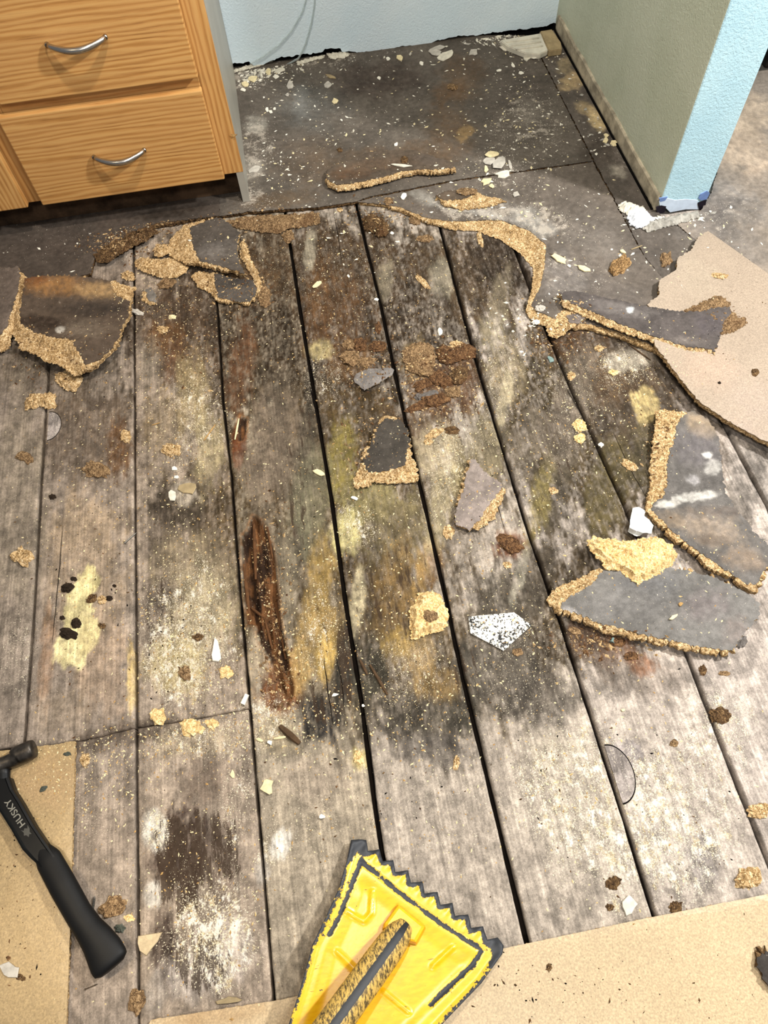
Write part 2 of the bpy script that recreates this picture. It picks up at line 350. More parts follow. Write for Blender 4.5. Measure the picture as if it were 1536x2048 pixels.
PLANK_STAINS = [  # px, py, rx, ry, angle, colour, strength, softness
    # broad damp region
    (640, 640, 420, 300, 0, '31261a', .85, .5), (640, 980, 400, 330, 0, '413421', .8, .6), (760, 1300, 330, 230, 8, '423520', .75, .6), (1180, 820, 230, 350, -12, '3d3323', .9, .5),
    (1120, 1230, 190, 180, 0, '3b3123', .85, .6), (1270, 780, 170, 150, 0, '43392e', .8, .5), (120, 700, 150, 150, 0, '4d4337', .8, .6), (180, 880, 130, 110, 0, '584b3e', .7, .5),
    (330, 640, 110, 90, 0, '45372a', .8, .5), (950, 540, 160, 120, 20, '433627', .85, .5), (1010, 520, 90, 70, 30, '2f261d', .75, .5), (640, 520, 200, 90, 0, '433424', .7, .5),
    # brown and reddish rot
    (500, 560, 60, 60, 0, '58432d', .6, .6), (640, 600, 40, 120, 8, '553d26', .65, .6), (330, 680, 55, 45, 0, '5d4229', .65, .6), (480, 740, 30, 120, 5, '5a3f2b', .7, .6), (690, 620, 60, 90, 0, '553d27', .55, .6),
    (890, 770, 90, 75, 10, '503a29', .75, .5), (820, 860, 60, 60, 0, '4c3b2a', .6, .5), (700, 720, 60, 50, 0, '5a432c', .6, .5), (240, 900, 26, 70, 0, '593f28', .7, .5), (370, 730, 60, 50, 0, '5c4330', .7, .6),
    (480, 880, 16, 50, 4, '5e3319', .85, .5), (1140, 680, 80, 55, 0, '453221', .75, .6), (1230, 760, 110, 60, 10, '4e3e2e', .7, .6), (1020, 1090, 40, 35, 20, '66402a', .75, .5),
    (560, 1370, 50, 70, 0, '6a3f22', .8, .5), (1200, 1290, 90, 45, 12, '5a3d2a', .75, .5), (860, 1120, 30, 60, 8, '76552f', .6, .6),
    # charcoal mould
    (350, 1010, 75, 70, 0, '3d352b', .85, .6), (320, 1180, 45, 190, 0, '4f453c', .65, .6), (610, 930, 25, 220, 5, '4b443a', .75, .6), (600, 1080, 20, 90, 5, '413c33', .6, .5), (640, 1440, 60, 65, 10, '2f2c29', .9, .6),
    (690, 1330, 26, 110, 4, '33302a', .9, .4), (740, 1350, 40, 90, 6, '37332a', .85, .5), (830, 1430, 120, 75, 5, '3f3a32', .8, .6), (930, 1380, 40, 110, 8, '3b372f', .8, .5), (860, 1500, 130, 40, 5, '56504a', .7, .7),
    (1010, 1200, 70, 90, 12, '4b453c', .75, .6), (1000, 1330, 80, 90, 8, '504a42', .75, .6), (1090, 1400, 90, 70, 0, '4c463f', .75, .7), (1170, 1290, 50, 60, 0, '453c33', .6, .6), (1060, 1150, 50, 90, 14, '443d34', .65, .6), (990, 820, 40, 110, 12, '4c443a', .6, .6),
    (1110, 960, 40, 110, 14, '4a4338', .7, .6), (1050, 900, 35, 120, 14, '60574b', .6, .6), (1220, 960, 45, 120, 14, '50472f', .75, .5), (560, 790, 40, 70, 0, '4d4439', .5, .6), (620, 760, 14, 60, 5, '2c2620', .7, .4),
    (250, 1470, 170, 30, -12, '4b4036', .7, .5), (1270, 1350, 150, 55, 5, '6e6359', .6, .7), (1290, 900, 30, 110, 8, '4a4230', .7, .5),
    # olive and yellow staining
    (685, 920, 34, 120, 6, '75693a', .75, .6), (740, 1000, 80, 50, 5, '7f754e', .75, .6), (790, 1060, 90, 90, 8, '6a5f45', .6, .6), (620, 1000, 50, 130, 5, '6f6a54', .55, .6), (640, 1160, 30, 110, 6, '8d7544', .6, .5), (640, 1250, 45, 70, 6, '9a8050', .6, .6),
    (690, 1060, 34, 50, 6, 'bdb27c', .75, .5), (715, 1200, 16, 70, 6, 'b5a888', .7, .5), (790, 1170, 45, 110, 6, '6d5736', .6, .5), (840, 1160, 14, 90, 6, '94784a', .6, .5), (830, 1310, 45, 50, 0, '98805a', .65, .6), (870, 1370, 60, 40, 5, '7e6742', .65, .6), (600, 1330, 45, 60, 6, 'a08656', .7, .6),
    (1080, 1000, 26, 100, 14, '7d7045', .6, .6), (960, 900, 50, 90, 12, '7f745c', .55, .6), (920, 960, 40, 60, 12, '80724e', .6, .6), (800, 1290, 40, 40, 0, '8d7544', .6, .6),
    (650, 1320, 24, 55, 5, 'b39555', .65, .5),
    # pale dust and weathered areas
    (385, 780, 40, 110, 2, '90805f', .7, .6), (330, 850, 50, 90, 2, '84735a', .55, .6), (420, 900, 36, 90, 2, '988a6b', .65, .6), (380, 1130, 100, 80, 0, '857760', .6, .7), (400, 1230, 75, 110, 0, '978a6f', .75, .7), (350, 1330, 80, 70, 0, 'a8986f', .8, .7), (530, 1290, 30, 100, 14, 'aa9a82', .7, .6),
    (540, 900, 60, 160, 5, '75685a', .6, .6), (560, 1180, 40, 150, 6, '756b5a', .7, .6), (880, 1010, 30, 140, 10, '9b8e70', .6, .6), (870, 900, 50, 60, 10, 'a29479', .6, .6), (1040, 1150, 14, 60, 14, '9d9685', .5, .5),
    (1260, 720, 60, 26, -8, 'a29887', .75, .6), (1290, 805, 28, 40, 0, 'b5a170', .8, .5), (1160, 760, 40, 110, 14, '6c6256', .5, .6), (1130, 860, 50, 90, 14, '6c6155', .5, .6), (1010, 740, 45, 90, 12, '7d7059', .6, .6), (985, 660, 30, 50, 10, '91866e', .5, .6), (1010, 790, 14, 80, 12, 'a3977c', .5, .5),
    (620, 500, 12, 50, 4, '8f8775', .7, .5), (880, 560, 26, 45, 6, '857d6c', .7, .5), (770, 560, 18, 45, 8, '7d7462', .55, .5), (1000, 590, 24, 70, 16, '6f6553', .6, .6), (640, 700, 28, 24, 0, 'ab9c70', .6, .6), (830, 720, 40, 46, 0, '6d5e45', .7, .5),
    (365, 985, 26, 30, 0, '9b9080', .8, .3), (300, 720, 30, 60, 0, '6c6457', .5, .6),
    # left planks
    (165, 1150, 95, 240, 0, '93816c', .75, .6), (170, 1050, 90, 70, 0, '96836c', .5, .6), (40, 1000, 60, 330, 0, '7b7061', .7, .5), (40, 1300, 45, 130, 0, '85796d', .6, .6), (205, 1330, 60, 120, 0, '9a8570', .6, .6), (262, 1360, 10, 90, 0, 'c9ae74', .7, .4), (120, 1420, 70, 60, 0, '837462', .5, .6),
    (95, 1300, 20, 130, 4, '8a6b50', .5, .5),
    # lower planks
    (370, 1700, 75, 130, 3, '463a33', .85, .5), (330, 1890, 28, 110, 0, '42362f', .8, .5), (440, 1720, 45, 110, 4, '6b5d52', .7, .6), (400, 1560, 60, 70, 0, '6c5d50', .6, .6), (310, 1655, 24, 42, 0, 'b9b3a8', .9, .5), (305, 1790, 22, 30, 0, 'b7b0a5', .9, .5), (440, 1900, 80, 80, 0, 'b0a499', .7, .7), (385, 1950, 70, 60, 0, 'b5aaa0', .6, .7), (310, 1990, 24, 50, 0, 'a2988d', .6, .6),
    (560, 1690, 24, 45, 30, 'c9c2b6', .85, .4), (525, 1740, 20, 40, 0, 'b9b0a4', .7, .5), (400, 1480, 110, 40, -8, '9b8c76', .7, .6), (560, 1470, 50, 50, 0, '9d8f76', .75, .6), (620, 1560, 90, 60, 0, '958777', .6, .7),
    (720, 1518, 24, 26, 0, '9a8a54', .6, .6), (1300, 1650, 110, 150, 18, 'aba196', .6, .8), (1150, 1650, 80, 110, 10, 'a79d8f', .5, .8), (1250, 1520, 30, 50, 15, '8e8684', .7, .3), (1405, 1720, 36, 70, -15, '8b8480', .7, .7), (1420, 1480, 60, 120, 18, 'a79a8f', .5, .8), (1100, 1500, 60, 50, 0, 'a59a88', .5, .8),
]
PLANK_STAINS += [(1290, 1330, 40, 24, 10, '7e5233', .55, .5), (1440, 1060, 60, 90, 15, '5c5245', .7, .5), (1500, 960, 40, 90, 15, '6d665f', .8, .5), (1400, 900, 60, 70, 10, '574d42', .8, .5)]
CREAM_PATCH = [(178, 1165, 22, 34, 8, 'd3c48e', .95, .25), (158, 1225, 30, 60, 10, 'd6c894', .95, .25), (135, 1300, 36, 38, 12, 'd9cb98', .95, .25), (178, 1270, 20, 40, 12, 'cdbd8a', .9, .3)]
PLANK_DUST = [(380, 1250, 110, 180, 0, 1.0), (350, 1330, 70, 70, 0, 1.1), (390, 830, 70, 150, 0, .85), (540, 1430, 70, 60, 0, .9), (640, 1260, 50, 120, 6, .85), (820, 1340, 90, 80, 0, .7), (720, 1050, 60, 60, 0, .9), (900, 930, 70, 140, 10, .8), (1000, 760, 60, 140, 12, .7), (640, 760, 60, 60, 0, .8),
    (1150, 800, 90, 120, 10, .6), (1250, 740, 70, 50, 0, .9), (1270, 1640, 230, 210, 15, 1.15), (1120, 1560, 120, 160, 10, 1.05), (1430, 1480, 90, 150, 15, 1.0), (430, 1860, 110, 160, 0, 1.15), (470, 1600, 40, 200, 0, .8), (540, 1700, 30, 60, 30, 1.2), (310, 1660, 40, 50, 0, 1.1), (620, 1650, 110, 110, 0, .6), (190, 1600, 60, 130, 0, .55), (880, 1600, 110, 130, 5, .45), (400, 1480, 130, 50, 0, .9), (650, 540, 220, 90, 0, .45), (1060, 1340, 130, 150, 0, .55), (160, 1180, 110, 190, 0, .3), (40, 1300, 50, 120, 0, .7), (960, 600, 120, 90, 0, .35)]
PLANK_WORN = [(660, 700, 440, 330, 0, .30), (760, 1200, 420, 260, 0, .34), (370, 1720, 80, 140, 3, .85), (400, 1920, 70, 100, 0, .75), (440, 1700, 60, 100, 0, .7), (690, 1330, 26, 110, 4, .7), (790, 1180, 60, 130, 6, .5), (330, 1150, 50, 160, 0, .45), (1400, 1720, 60, 90, -15, .45), (640, 1400, 60, 80, 0, .6), (930, 1370, 60, 100, 0, .5), (1100, 1000, 40, 120, 12, .45), (600, 950, 30, 180, 5, .5), (480, 760, 20, 120, 0, .4)]
ROT = [(505, 1030), (522, 1040), (545, 1090), (553, 1140), (557, 1200), (563, 1250), (576, 1310), (588, 1370), (588, 1396), (572, 1400), (556, 1370), (538, 1320), (520, 1290), (508, 1250), (492, 1250), (485, 1180), (482, 1100), (484, 1068), (494, 1062), (499, 1045)]
ROT_W = np.array([FL(*p)[:2] for p in ROT])
SLIT_W = np.array([FL(*p)[:2] for p in [(478, 832), (494, 836), (494, 860), (488, 880), (476, 884), (474, 856)]])

# ------------------------------------------------------------------ the floor: planks over a dark subfloor
floor = box('floor', (-1.6, -0.7, -0.09), (2.2, 2.6, -0.030), M['sub']); tag(floor, 'old plank floor of the room', kind='structure')
GAPS = [  # px polylines of the joints between planks, from near to far, and half widths in metres
    ([(36, 1560), (48, 1470), (68, 1200), (85, 900), (96, 740), (104, 600)], .0042),
    ([(276, 2048), (272, 1470), (269, 1000), (267, 600), (266, 500)], .0030),
    ([(550, 2030), (547, 1998), (501, 1436), (478, 1160), (462, 950), (445, 800), (436, 640), (430, 560)], .0030),
    ([(800, 1990), (778, 1800), (748, 1600), (722, 1400), (690, 1200), (663, 1000), (640, 860), (620, 740), (600, 620), (577, 470)], .0040),
    ([(1090, 2030), (1055, 1885), (1010, 1700), (962, 1500), (925, 1350), (893, 1200), (850, 1010), (820, 880), (790, 745), (760, 600), (730, 480), (712, 405)], .0045),
    ([(1345, 1940), (1310, 1835), (1250, 1640), (1185, 1440), (1120, 1240), (1063, 1080), (1010, 910), (960, 745), (925, 620), (880, 450)], .0048),
    ([(1580, 1840), (1530, 1705), (1440, 1480), (1375, 1310), (1280, 1080), (1240, 990), (1180, 860), (1140, 770), (1085, 640)], .0042),
    ([(1700, 1450), (1620, 1230), (1536, 1012), (1456, 862), (1400, 760), (1330, 640)], .0056)]
gap_fn = []
for pl, hw in GAPS:
    w = np.array([FL(*p)[:2] for p in pl]); o = np.argsort(w[:, 1]); gap_fn.append((w[o, 1], w[o, 0], hw))
def gx(i, y): return np.interp(y, gap_fn[i][0], gap_fn[i][1])
def plank_height(x, y):
    return -.0004 + fbm(x*60, y*5, 3)*.0006
JOINT = [FL(*p) for p in [(-60, 1525), (60, 1500), (170, 1480), (272, 1455), (380, 1440), (490, 1418)]]
jx = [p[0] for p in JOINT]; jy = [p[1] for p in JOINT]
def build_plank(idx, y0, y1, y0j=False, y1j=False):
    ny = int((y1-y0)/.0037); nx = 58
    tv = np.linspace(0, 1, ny); X = np.zeros((ny, nx)); Y = np.zeros((ny, nx))
    yc = y0 + (y1-y0)*tv
    def edge(i, y, sgn):
        if i < 0: return gx(0, y)-.30
        if i > 7: return gx(7, y)+.32
        return gx(i, y) + sgn*(gap_fn[i][2] + fbm(y*30+i*5, y*0+i, 3)*.0011)
    xl = edge(idx-1, yc, 1); xr = edge(idx, yc, -1)
    sx = np.linspace(0, 1, nx)
    for j in range(ny):
        X[j] = xl[j] + (xr[j]-xl[j])*sx; Y[j] = yc[j]
    def jl(x): return np.interp(x, jx, jy)
    k = tv[:, None]
    if y0j: a = jl(X)+.0016+fbm(X*60, X*0+3, 3)*.001; Y = a + (y1-a)*k
    if y1j: b = jl(X)-.0016+fbm(X*60, X*0+8, 3)*.001; Y = y0 + (b-y0)*k
    xf, yf = X.ravel(), Y.ravel(); xy = np.stack([xf, yf], 1)
    Z = plank_height(xf, yf).reshape(ny, nx)
    dx = np.minimum(X-X[:, :1], X[:, -1:]-X); Z = Z - .0016*np.clip(1-dx/.004, 0, 1)**2
    cup = (sx-.5)**2*4; Z = Z + .0009*cup[None, :]*(1 if idx % 2 else -.6)
    col = paint(xy, lin(BASES[idx]), PLANK_STAINS + CREAM_PATCH)
    if idx == 3:
        for poly, dp in ((ROT_W, .013), (SLIT_W, .006)):
            ins = pts_in_poly(xy, poly); d = dist_poly(xy, poly); dd = np.where(ins, d, 0)
            dep = sstep(dd/.005)*dp*(.75+1.1*fbm(xf*150, yf*11, 3))
            Z = Z - dep.reshape(ny, nx)
            n = fbm(xf*160, yf*9, 4, .65)
            rc = lin('5f3f25')[None, :]*(1+1.0*n[:, None]); blk = sstep((fbm(xf*75+9, yf*16, 4)+.10)/.22)
            rc = rc + (lin('231811')[None, :]-rc)*(.9*blk[:, None])
            a = np.where(ins, sstep(d/.003), 0)[:, None]; col = col + (rc-col)*a
            rim = np.where(~ins, np.clip(1-d/.006, 0, 1), 0)[:, None]*.5; col = col + (lin('8a5f3a')-col)*rim
    V = np.stack([xf, yf, Z.ravel()], 1)
    # skirt
    ring = list(range(nx)) + [j*nx+nx-1 for j in range(1, ny)] + [(ny-1)*nx+i for i in range(nx-2, -1, -1)] + [j*nx for j in range(ny-2, 0, -1)]
    n0 = len(V); SV = V[ring].copy(); SV[:, 2] = -.0295
    q = np.arange(ny*nx).reshape(ny, nx); F = np.stack([q[:-1, :-1], q[:-1, 1:], q[1:, 1:], q[1:, :-1]], -1).reshape(-1, 4)
    r = np.array(ring); r2 = np.roll(r, -1); s1 = n0+np.arange(len(r)); s2 = np.roll(s1, -1)
    F = np.vstack([F, np.stack([r2, r, s1, s2], -1)])
    V = np.vstack([V, SV]); A = np.vstack([col, col[ring]*0+lin('2a2018')])
    du = scal(xy, .12, PLANK_DUST); wo = scal(xy, .0, PLANK_WORN)
    if idx == 3:
        ins = pts_in_poly(xy, ROT_W); du = np.where(ins, .1, du); wo = np.where(ins, .1, wo)
    o = mesh_from('plank', V, F, M['plank'], None, None, True, dict(tint=np.clip(A, 0, 1), dust=np.concatenate([du, du[ring]*0]), worn=np.concatenate([wo, wo[ring]])))
    rebase(o, ((xl.mean()+xr.mean())/2, (y0+y1)/2, 0)); o.parent = floor
    return o
BASES = ['82766a', '8a7d70', '8f8172', '978b79', '9c9184', 'a09588', 'a59a8f', 'a89d93', '9f968d']
PLANKS = []
YJ = FL(272, 1455)[1]
PLANKS += [build_plank(0, .36, 1.80), build_plank(1, .35, 1.80, y0j=True), build_plank(1, -.28, .35, y1j=True), build_plank(2, .35, 1.80, y0j=True), build_plank(2, -.28, .35, y1j=True)]
for i in range(3, 9): PLANKS.append(build_plank(i, -.28, 1.80))
def split(pts, w):
    P = [FL(a, b, .0008) for a, b in pts]; P2 = densify([p[:2] for p in P], .01, 0)[:-1] ; V = []; F = []
    xs = []
    for a, b in zip(P[:-1], P[1:]):
        k = max(2, int(np.linalg.norm(b-a)/.008)); xs += [a+(b-a)*t/k for t in range(k)]
    xs.append(P[-1]); n = len(xs)
    for i, p in enumerate(xs):
        q = math.sin(math.pi*min(1, max(0, i/(n-1))))**.5; dx = float(fbm(np.array([p[1]*40]), np.array([p[0]*9]), 3)[0])*.0016; z = .0007
        V += [(p[0]+dx-w*q, p[1], z), (p[0]+dx+w*q, p[1], z)]
    F = [(2*i, 2*i+1, 2*i+3, 2*i+2) for i in range(n-1)]
    o = mesh_from('split', V, F, M['dark_gap']); rebase(o, tuple(xs[n//2])); o.parent = floor
for pts_, w_ in (([(765, 1720), (757, 1640), (746, 1540), (735, 1440)], .0007), ([(668, 1455), (655, 1380), (648, 1310)], .0008), ([(690, 1430), (684, 1370), (672, 1310)], .0006), ([(905, 1240), (890, 1170), (884, 1130)], .0006), ([(1010, 1060), (992, 1000), (980, 940)], .0006), ([(684, 520), (676, 470), (668, 425)], .0006), ([(630, 820), (620, 770)], .0012), ([(1180, 860), (1130, 770)], .0007), ([(1295, 1000), (1262, 940), (1225, 860)], .0005), ([(488, 1290), (482, 1200), (474, 1110), (468, 1060)], .0010), ([(104, 1290), (118, 1150), (126, 1050)], .0007)):
    split(pts_, w_)
for x0_, x1_, y0_, y1_ in ((-1.36, -.945, -.28, 1.80), (1.165, 1.5, -.28, 1.25)):      # planks beyond the sides of the frame
    n_ = 24; xs_ = np.linspace(x0_, x1_, 8); ys_ = np.linspace(y0_, y1_, n_); XX, YY = np.meshgrid(xs_, ys_); V_ = [(x, y, 0) for x, y in zip(XX.ravel(), YY.ravel())]; F_ = [(j*8+i, j*8+i+1, (j+1)*8+i+1, (j+1)*8+i) for j in range(n_-1) for i in range(7)]
    rg_ = list(range(8)) + [j*8+7 for j in range(1, n_)] + [(n_-1)*8+i for i in range(6, -1, -1)] + [j*8 for j in range(n_-2, 0, -1)]; b0_ = len(V_); V_ += [(V_[k][0], V_[k][1], -.0295) for k in rg_]; F_ += [(rg_[(k+1) % len(rg_)], rg_[k], b0_+k, b0_+(k+1) % len(rg_)) for k in range(len(rg_))]
    o_ = mesh_from('plank', V_, F_, M['plank'], None, None, False, dict(tint=np.repeat(lin('85786a')[None], len(V_), 0), dust=np.full(len(V_), .3), worn=np.full(len(V_), .1))); rebase(o_, ((x0_+x1_)/2, (y0_+y1_)/2, 0)); o_.parent = floor
# half round plugs let into two planks
def plug(px, py, rpx, side, label):
    c = FL(px, py, 0)[:2]; r = np.linalg.norm(FL(px+rpx, py)[:2]-c); V = []; F = []
    n = 22; pts = []
    for k in range(n+1):
        a = -math.pi/2 + math.pi*k/n; pts.append(c + np.array([side*math.cos(a)*r*.72, math.sin(a)*r]))
    pts = np.array(pts); m = len(pts)
    for s, z in ((1, -.003), (1, .0010), (.965, .0014)):
        for p in pts: V.append((*(c + np.array([side*.004, 0]) + (p-c)*s), z))
    for L in range(2):
        for k in range(m): k2 = (k+1) % m; F.append((L*m+k, L*m+k2, (L+1)*m+k2, (L+1)*m+k) if side > 0 else (L*m+k2, L*m+k, (L+1)*m+k, (L+1)*m+k2))
    F.append(tuple(2*m+k for k in range(m)) if side > 0 else tuple(2*m+k for k in range(m-1, -1, -1)))
    xy = np.array(V)[:, :2]; col = paint(xy, lin('8f8680'), [], 0)
    o = mesh_from('wood_plug', V, F, M['plank'], None, None, False, dict(tint=col, dust=np.full(len(V), .6), worn=np.zeros(len(V)))); rebase(o, (*c, 0)); o.parent = floor
    # dark joint round the plug
    V = []; F = []
    for s in (1.0, 1.05):
        for p in pts: V.append((*(c + np.array([side*.004, 0]) + (p-c)*s), .0009))
    for k in range(m-1): F.append((k, k+1, m+k+1, m+k) if side < 0 else (k+1, k, m+k, m+k+1))
    g = mesh_from('plug_joint', V, F, M['dark_gap']); rebase(g, (*c, 0)); g.parent = floor
plug(1222, 1549, 56, 1, ''); plug(93, 853, 34, 1, '')

# ------------------------------------------------------------------ slabs of particle board: crumbly core with a thin stained skin on top
def slab_geo(outline, skin, zb, th, step=.006, jit=.0034, bend=None, seed=0, crumble=.0016, edge_w=.012, low=.35, skirt=.0):
    """outline/skin: world xy polygons. Returns core (V,F) and skin (V,F)"""
    flat_ = bend is None; bend = bend or (lambda x, y: x*0)
    ol = densify(outline, min(step*.62, .0040), jit, seed)
    if skin is not None: q_ = np.asarray(skin); sk_in = 1.0 if (q_[:, 0]*np.roll(q_[:, 1], -1)-np.roll(q_[:, 0], -1)*q_[:, 1]).sum() > 0 else -1.0
    sk = densify(skin, min(step*.62, .0040), jit, seed) if skin is not None else None
    if sk is not None:      # where the skin reaches the break, the core stays just under it
        for i in range(len(ol)):
            d2 = ((sk-ol[i])**2).sum(1); k = int(d2.argmin()); dd = math.sqrt(d2[k])
            if dd < .0055:
                o_ = sk[k]-ol[i]; a_, b_ = sk[k-1], sk[(k+1) % len(sk)]; t_ = b_-a_; n_ = np.array([-t_[1], t_[0]])/max(np.linalg.norm(t_), 1e-9)
                ol[i] = sk[k] + n_*sk_in*.0011
    def tri(poly, st):
        lo, hi = poly.min(0), poly.max(0); gx_, gy_ = np.meshgrid(np.arange(lo[0], hi[0], st), np.arange(lo[1], hi[1], st*.87)); gx_[1::2] += st/2
        G = np.stack([gx_.ravel(), gy_.ravel()], 1); rr = np.random.RandomState(seed+1); G += (rr.rand(*G.shape)-.5)*st*.5
        G = G[pts_in_poly(G, poly)]
        if len(G): G = G[dist_poly(G, poly) > st*.45]
        P = np.vstack([poly, G]) if len(G) else poly; n = len(poly)
        vo, _, fo, *_ = delaunay_2d_cdt([Vector(p) for p in P], [(i, (i+1) % n) for i in range(n)], [], 1, 1e-6)
        return np.array([list(v) for v in vo]), [tuple(f) for f in fo]
    P, F = tri(ol, step); x, y = P[:, 0], P[:, 1]
    d = dist_poly(P, ol)
    nz = fbm(x*150+seed, y*150, 3, .7)*crumble + fbm(x*420+seed, y*420, 2)*crumble*.6
    if sk is None: z = zb + th*(low+(1-low)*sstep(d/edge_w)) + nz*1.4
    else:
        ins = pts_in_poly(P, sk); ds = dist_poly(P, sk)
        z = np.where(ins, zb+th-.0026, zb + th*(low+(1-low)*sstep(1-ds/edge_w)) - .0006 + nz)
        z = np.where(ins & (d < .004), zb+th-.0020, z)
    z = np.maximum(z, zb+.0015) + bend(x, y)
    V = np.column_stack([x, y, z])
    # boundary ring from the triangulation
    cnt = {}
    for f in F:
        for a, b in zip(f, f[1:]+f[:1]): cnt[(a, b)] = 1
    nxt = {a: b for (a, b) in cnt if (b, a) not in cnt}
    loops = []; left = dict(nxt)
    while left:
        a = next(iter(left)); L = []
        while a in left: L.append(a); a = left.pop(a)
        if len(L) > 2: loops.append(L)
    Vs = list(V); FF = list(F); rr = np.random.RandomState(seed+3)
    for L in loops:
        prev = L
        ce = P[L].mean(0)
        for lv, (fz, off) in enumerate(((.72, .0004), (.36, .0002), (0.0, -.0018))):
            cur = []
            for q, i in enumerate(L):
                a, b = P[L[q-1]], P[L[(q+1) % len(L)]]; t = b-a; t = t/max(np.linalg.norm(t), 1e-9); nn = np.array([t[1], -t[0]])
                bz = float(bend(np.array([x[i]]), np.array([y[i]]))[0]); zz = zb+bz + (V[i, 2]-zb-bz)*fz
                fr = float(fbm(np.array([P[i, 0]*260+lv*7]), np.array([P[i, 1]*260]), 3, .8)[0]); p = P[i] + nn*(off + fr*.0034*(1 if fz else .5)); cur.append(len(Vs)); Vs.append(np.array([p[0], p[1], zz]))
            for q in range(len(L)):
                q2 = (q+1) % len(L); FF.append((prev[q2], prev[q], cur[q], cur[q2]))
            prev = cur
        if flat_: FF.append(tuple(prev))
    if not flat_:       # the underside follows the curl
        k0 = len(Vs); Vs += list(np.column_stack([x, y, zb + bend(x, y)])); FF += [tuple(k0+i for i in reversed(f)) for f in F]
    core = (np.array(Vs), FF); sko = None
    if sk is not None:
        P, F = tri(sk, step); x, y = P[:, 0], P[:, 1]; z = zb+th + fbm(x*25+seed, y*25, 3)*.0006 + bend(x, y)
        ds = dist_poly(P, sk); z = z - .0006*np.clip(1-ds/.003, 0, 1)
        V = list(np.column_stack([x, y, z])); n = len(V); cnt = {}
        for f in F:
            for a, b in zip(f, f[1:]+f[:1]): cnt[(a, b)] = 1
        FF = list(F)
        for (a, b) in list(cnt):
            if (b, a) not in cnt:
                k = len(V); V.append(V[b]-np.array([0, 0, .0016])); V.append(V[a]-np.array([0, 0, .0016])); FF.append((b, a, k+1, k))
        sko = (np.array(V), FF)
    return core, sko
def W2(pl, z): return np.array([FL(px, py, z)[:2] for px, py in pl])
SHEET_STAINS = [
    (620, 210, 90, 60, 0, '5c5b57', .6, .9), (560, 290, 90, 40, 0, '554d45', .5, .9), (760, 160, 130, 50, 0, '423831', .7, .8), (930, 150, 60, 50, 20, '5c4c3c', .7, .8), (900, 185, 45, 30, 0, '624d38', .7, .6), (900, 250, 60, 60, 30, '5c4a38', .6, .8), (930, 268, 22, 14, -40, '8f7754', .8, .4),
    (800, 320, 190, 40, -6, '5a4938', .7, .8), (640, 330, 110, 60, 0, '5b4d3f', .6, .8), (1040, 190, 80, 80, 0, '48413b', .6, .8), (1060, 230, 40, 40, 0, '716a61', .5, .8), (510, 250, 26, 20, 0, '8b867c', .7, .6), (500, 335, 26, 26, 0, '8a847a', .7, .6), (600, 200, 20, 40, 0, '6c6b67', .6, .6), (560, 400, 80, 20, -6, '5a4a38', .6, .6),
    (1150, 160, 20, 34, 55, 'a48f6c', .8, .5), (1195, 240, 26, 16, 55, 'b9a47b', .85, .4), (1170, 215, 20, 16, 40, '9d8a68', .6, .5), (1235, 345, 22, 14, 20, '9c9486', .7, .5), (1130, 130, 16, 20, 40, '978768', .6, .6), (1200, 300, 40, 60, 50, '3e362f', .6, .8), (1110, 70, 50, 20, 0, '8b7d66', .5, .8),
    (1180, 470, 120, 80, 10, '6b645d', .7, .8), (1100, 400, 110, 60, 10, '625a52', .6, .8), (1060, 440, 70, 26, 30, '8d8982', .75, .7), (900, 408, 70, 14, 6, '928e86', .8, .6), (840, 390, 30, 16, 10, '8e8980', .7, .5), (970, 425, 60, 10, 14, '96918a', .75, .5), (1200, 580, 110, 40, 15, '5d5650', .7, .8), (1290, 470, 60, 60, 0, '4e4741', .5, .8), (1130, 560, 60, 60, 0, '716b66', .6, .8),
    (1440, 400, 120, 60, 20, '77726d', .7, .8), (1480, 480, 80, 60, 30, '706a64', .6, .8), (1480, 290, 90, 60, 20, 'b6a28c', .8, .6), (1400, 370, 40, 40, 0, '6d6864', .6, .8), (1500, 230, 60, 50, 0, 'b3a08a', .8, .6), (1420, 460, 70, 40, 0, '6a645f', .6, .8), (1450, 410, 40, 26, 0, '56514e', .6, .8),
    (100, 480, 130, 40, -8, '453c35', .6, .8), (60, 430, 120, 30, -8, '352d28', .7, .8), (230, 440, 60, 34, -8, '4a4038', .7, .8), (330, 425, 90, 16, -8, '2e261f', .8, .7)]
SHEET_DUST = [(600, 230, 150, 90, 0, .55), (510, 300, 50, 90, 0, .9), (500, 160, 50, 30, 0, 1.0), (640, 120, 120, 30, 0, .8), (1060, 250, 90, 110, 0, .85), (1020, 330, 120, 60, 0, .75), (950, 420, 130, 30, 10, 1.0), (1090, 440, 90, 40, 20, 1.0), (1150, 550, 120, 50, 10, .7), (700, 330, 140, 50, 0, .55), (520, 400, 50, 40, 0, .9), (1440, 430, 120, 70, 10, .7), (1240, 330, 40, 80, 20, .6), (120, 480, 150, 50, 0, .5)]
def skin_mesh(geo, mat, parent, base, stains, z, dust=None, dustbase=.12, name='skin'):
    V, F = geo; xy = V[:, :2]; col = paint(xy, lin(base), stains, z, False); du = scal(xy, dustbase, dust or [], z)
    return mesh_from(name, V, F, mat, parent, None, False, dict(tint=np.clip(col, 0, 1), dust=du))
SOLID = []
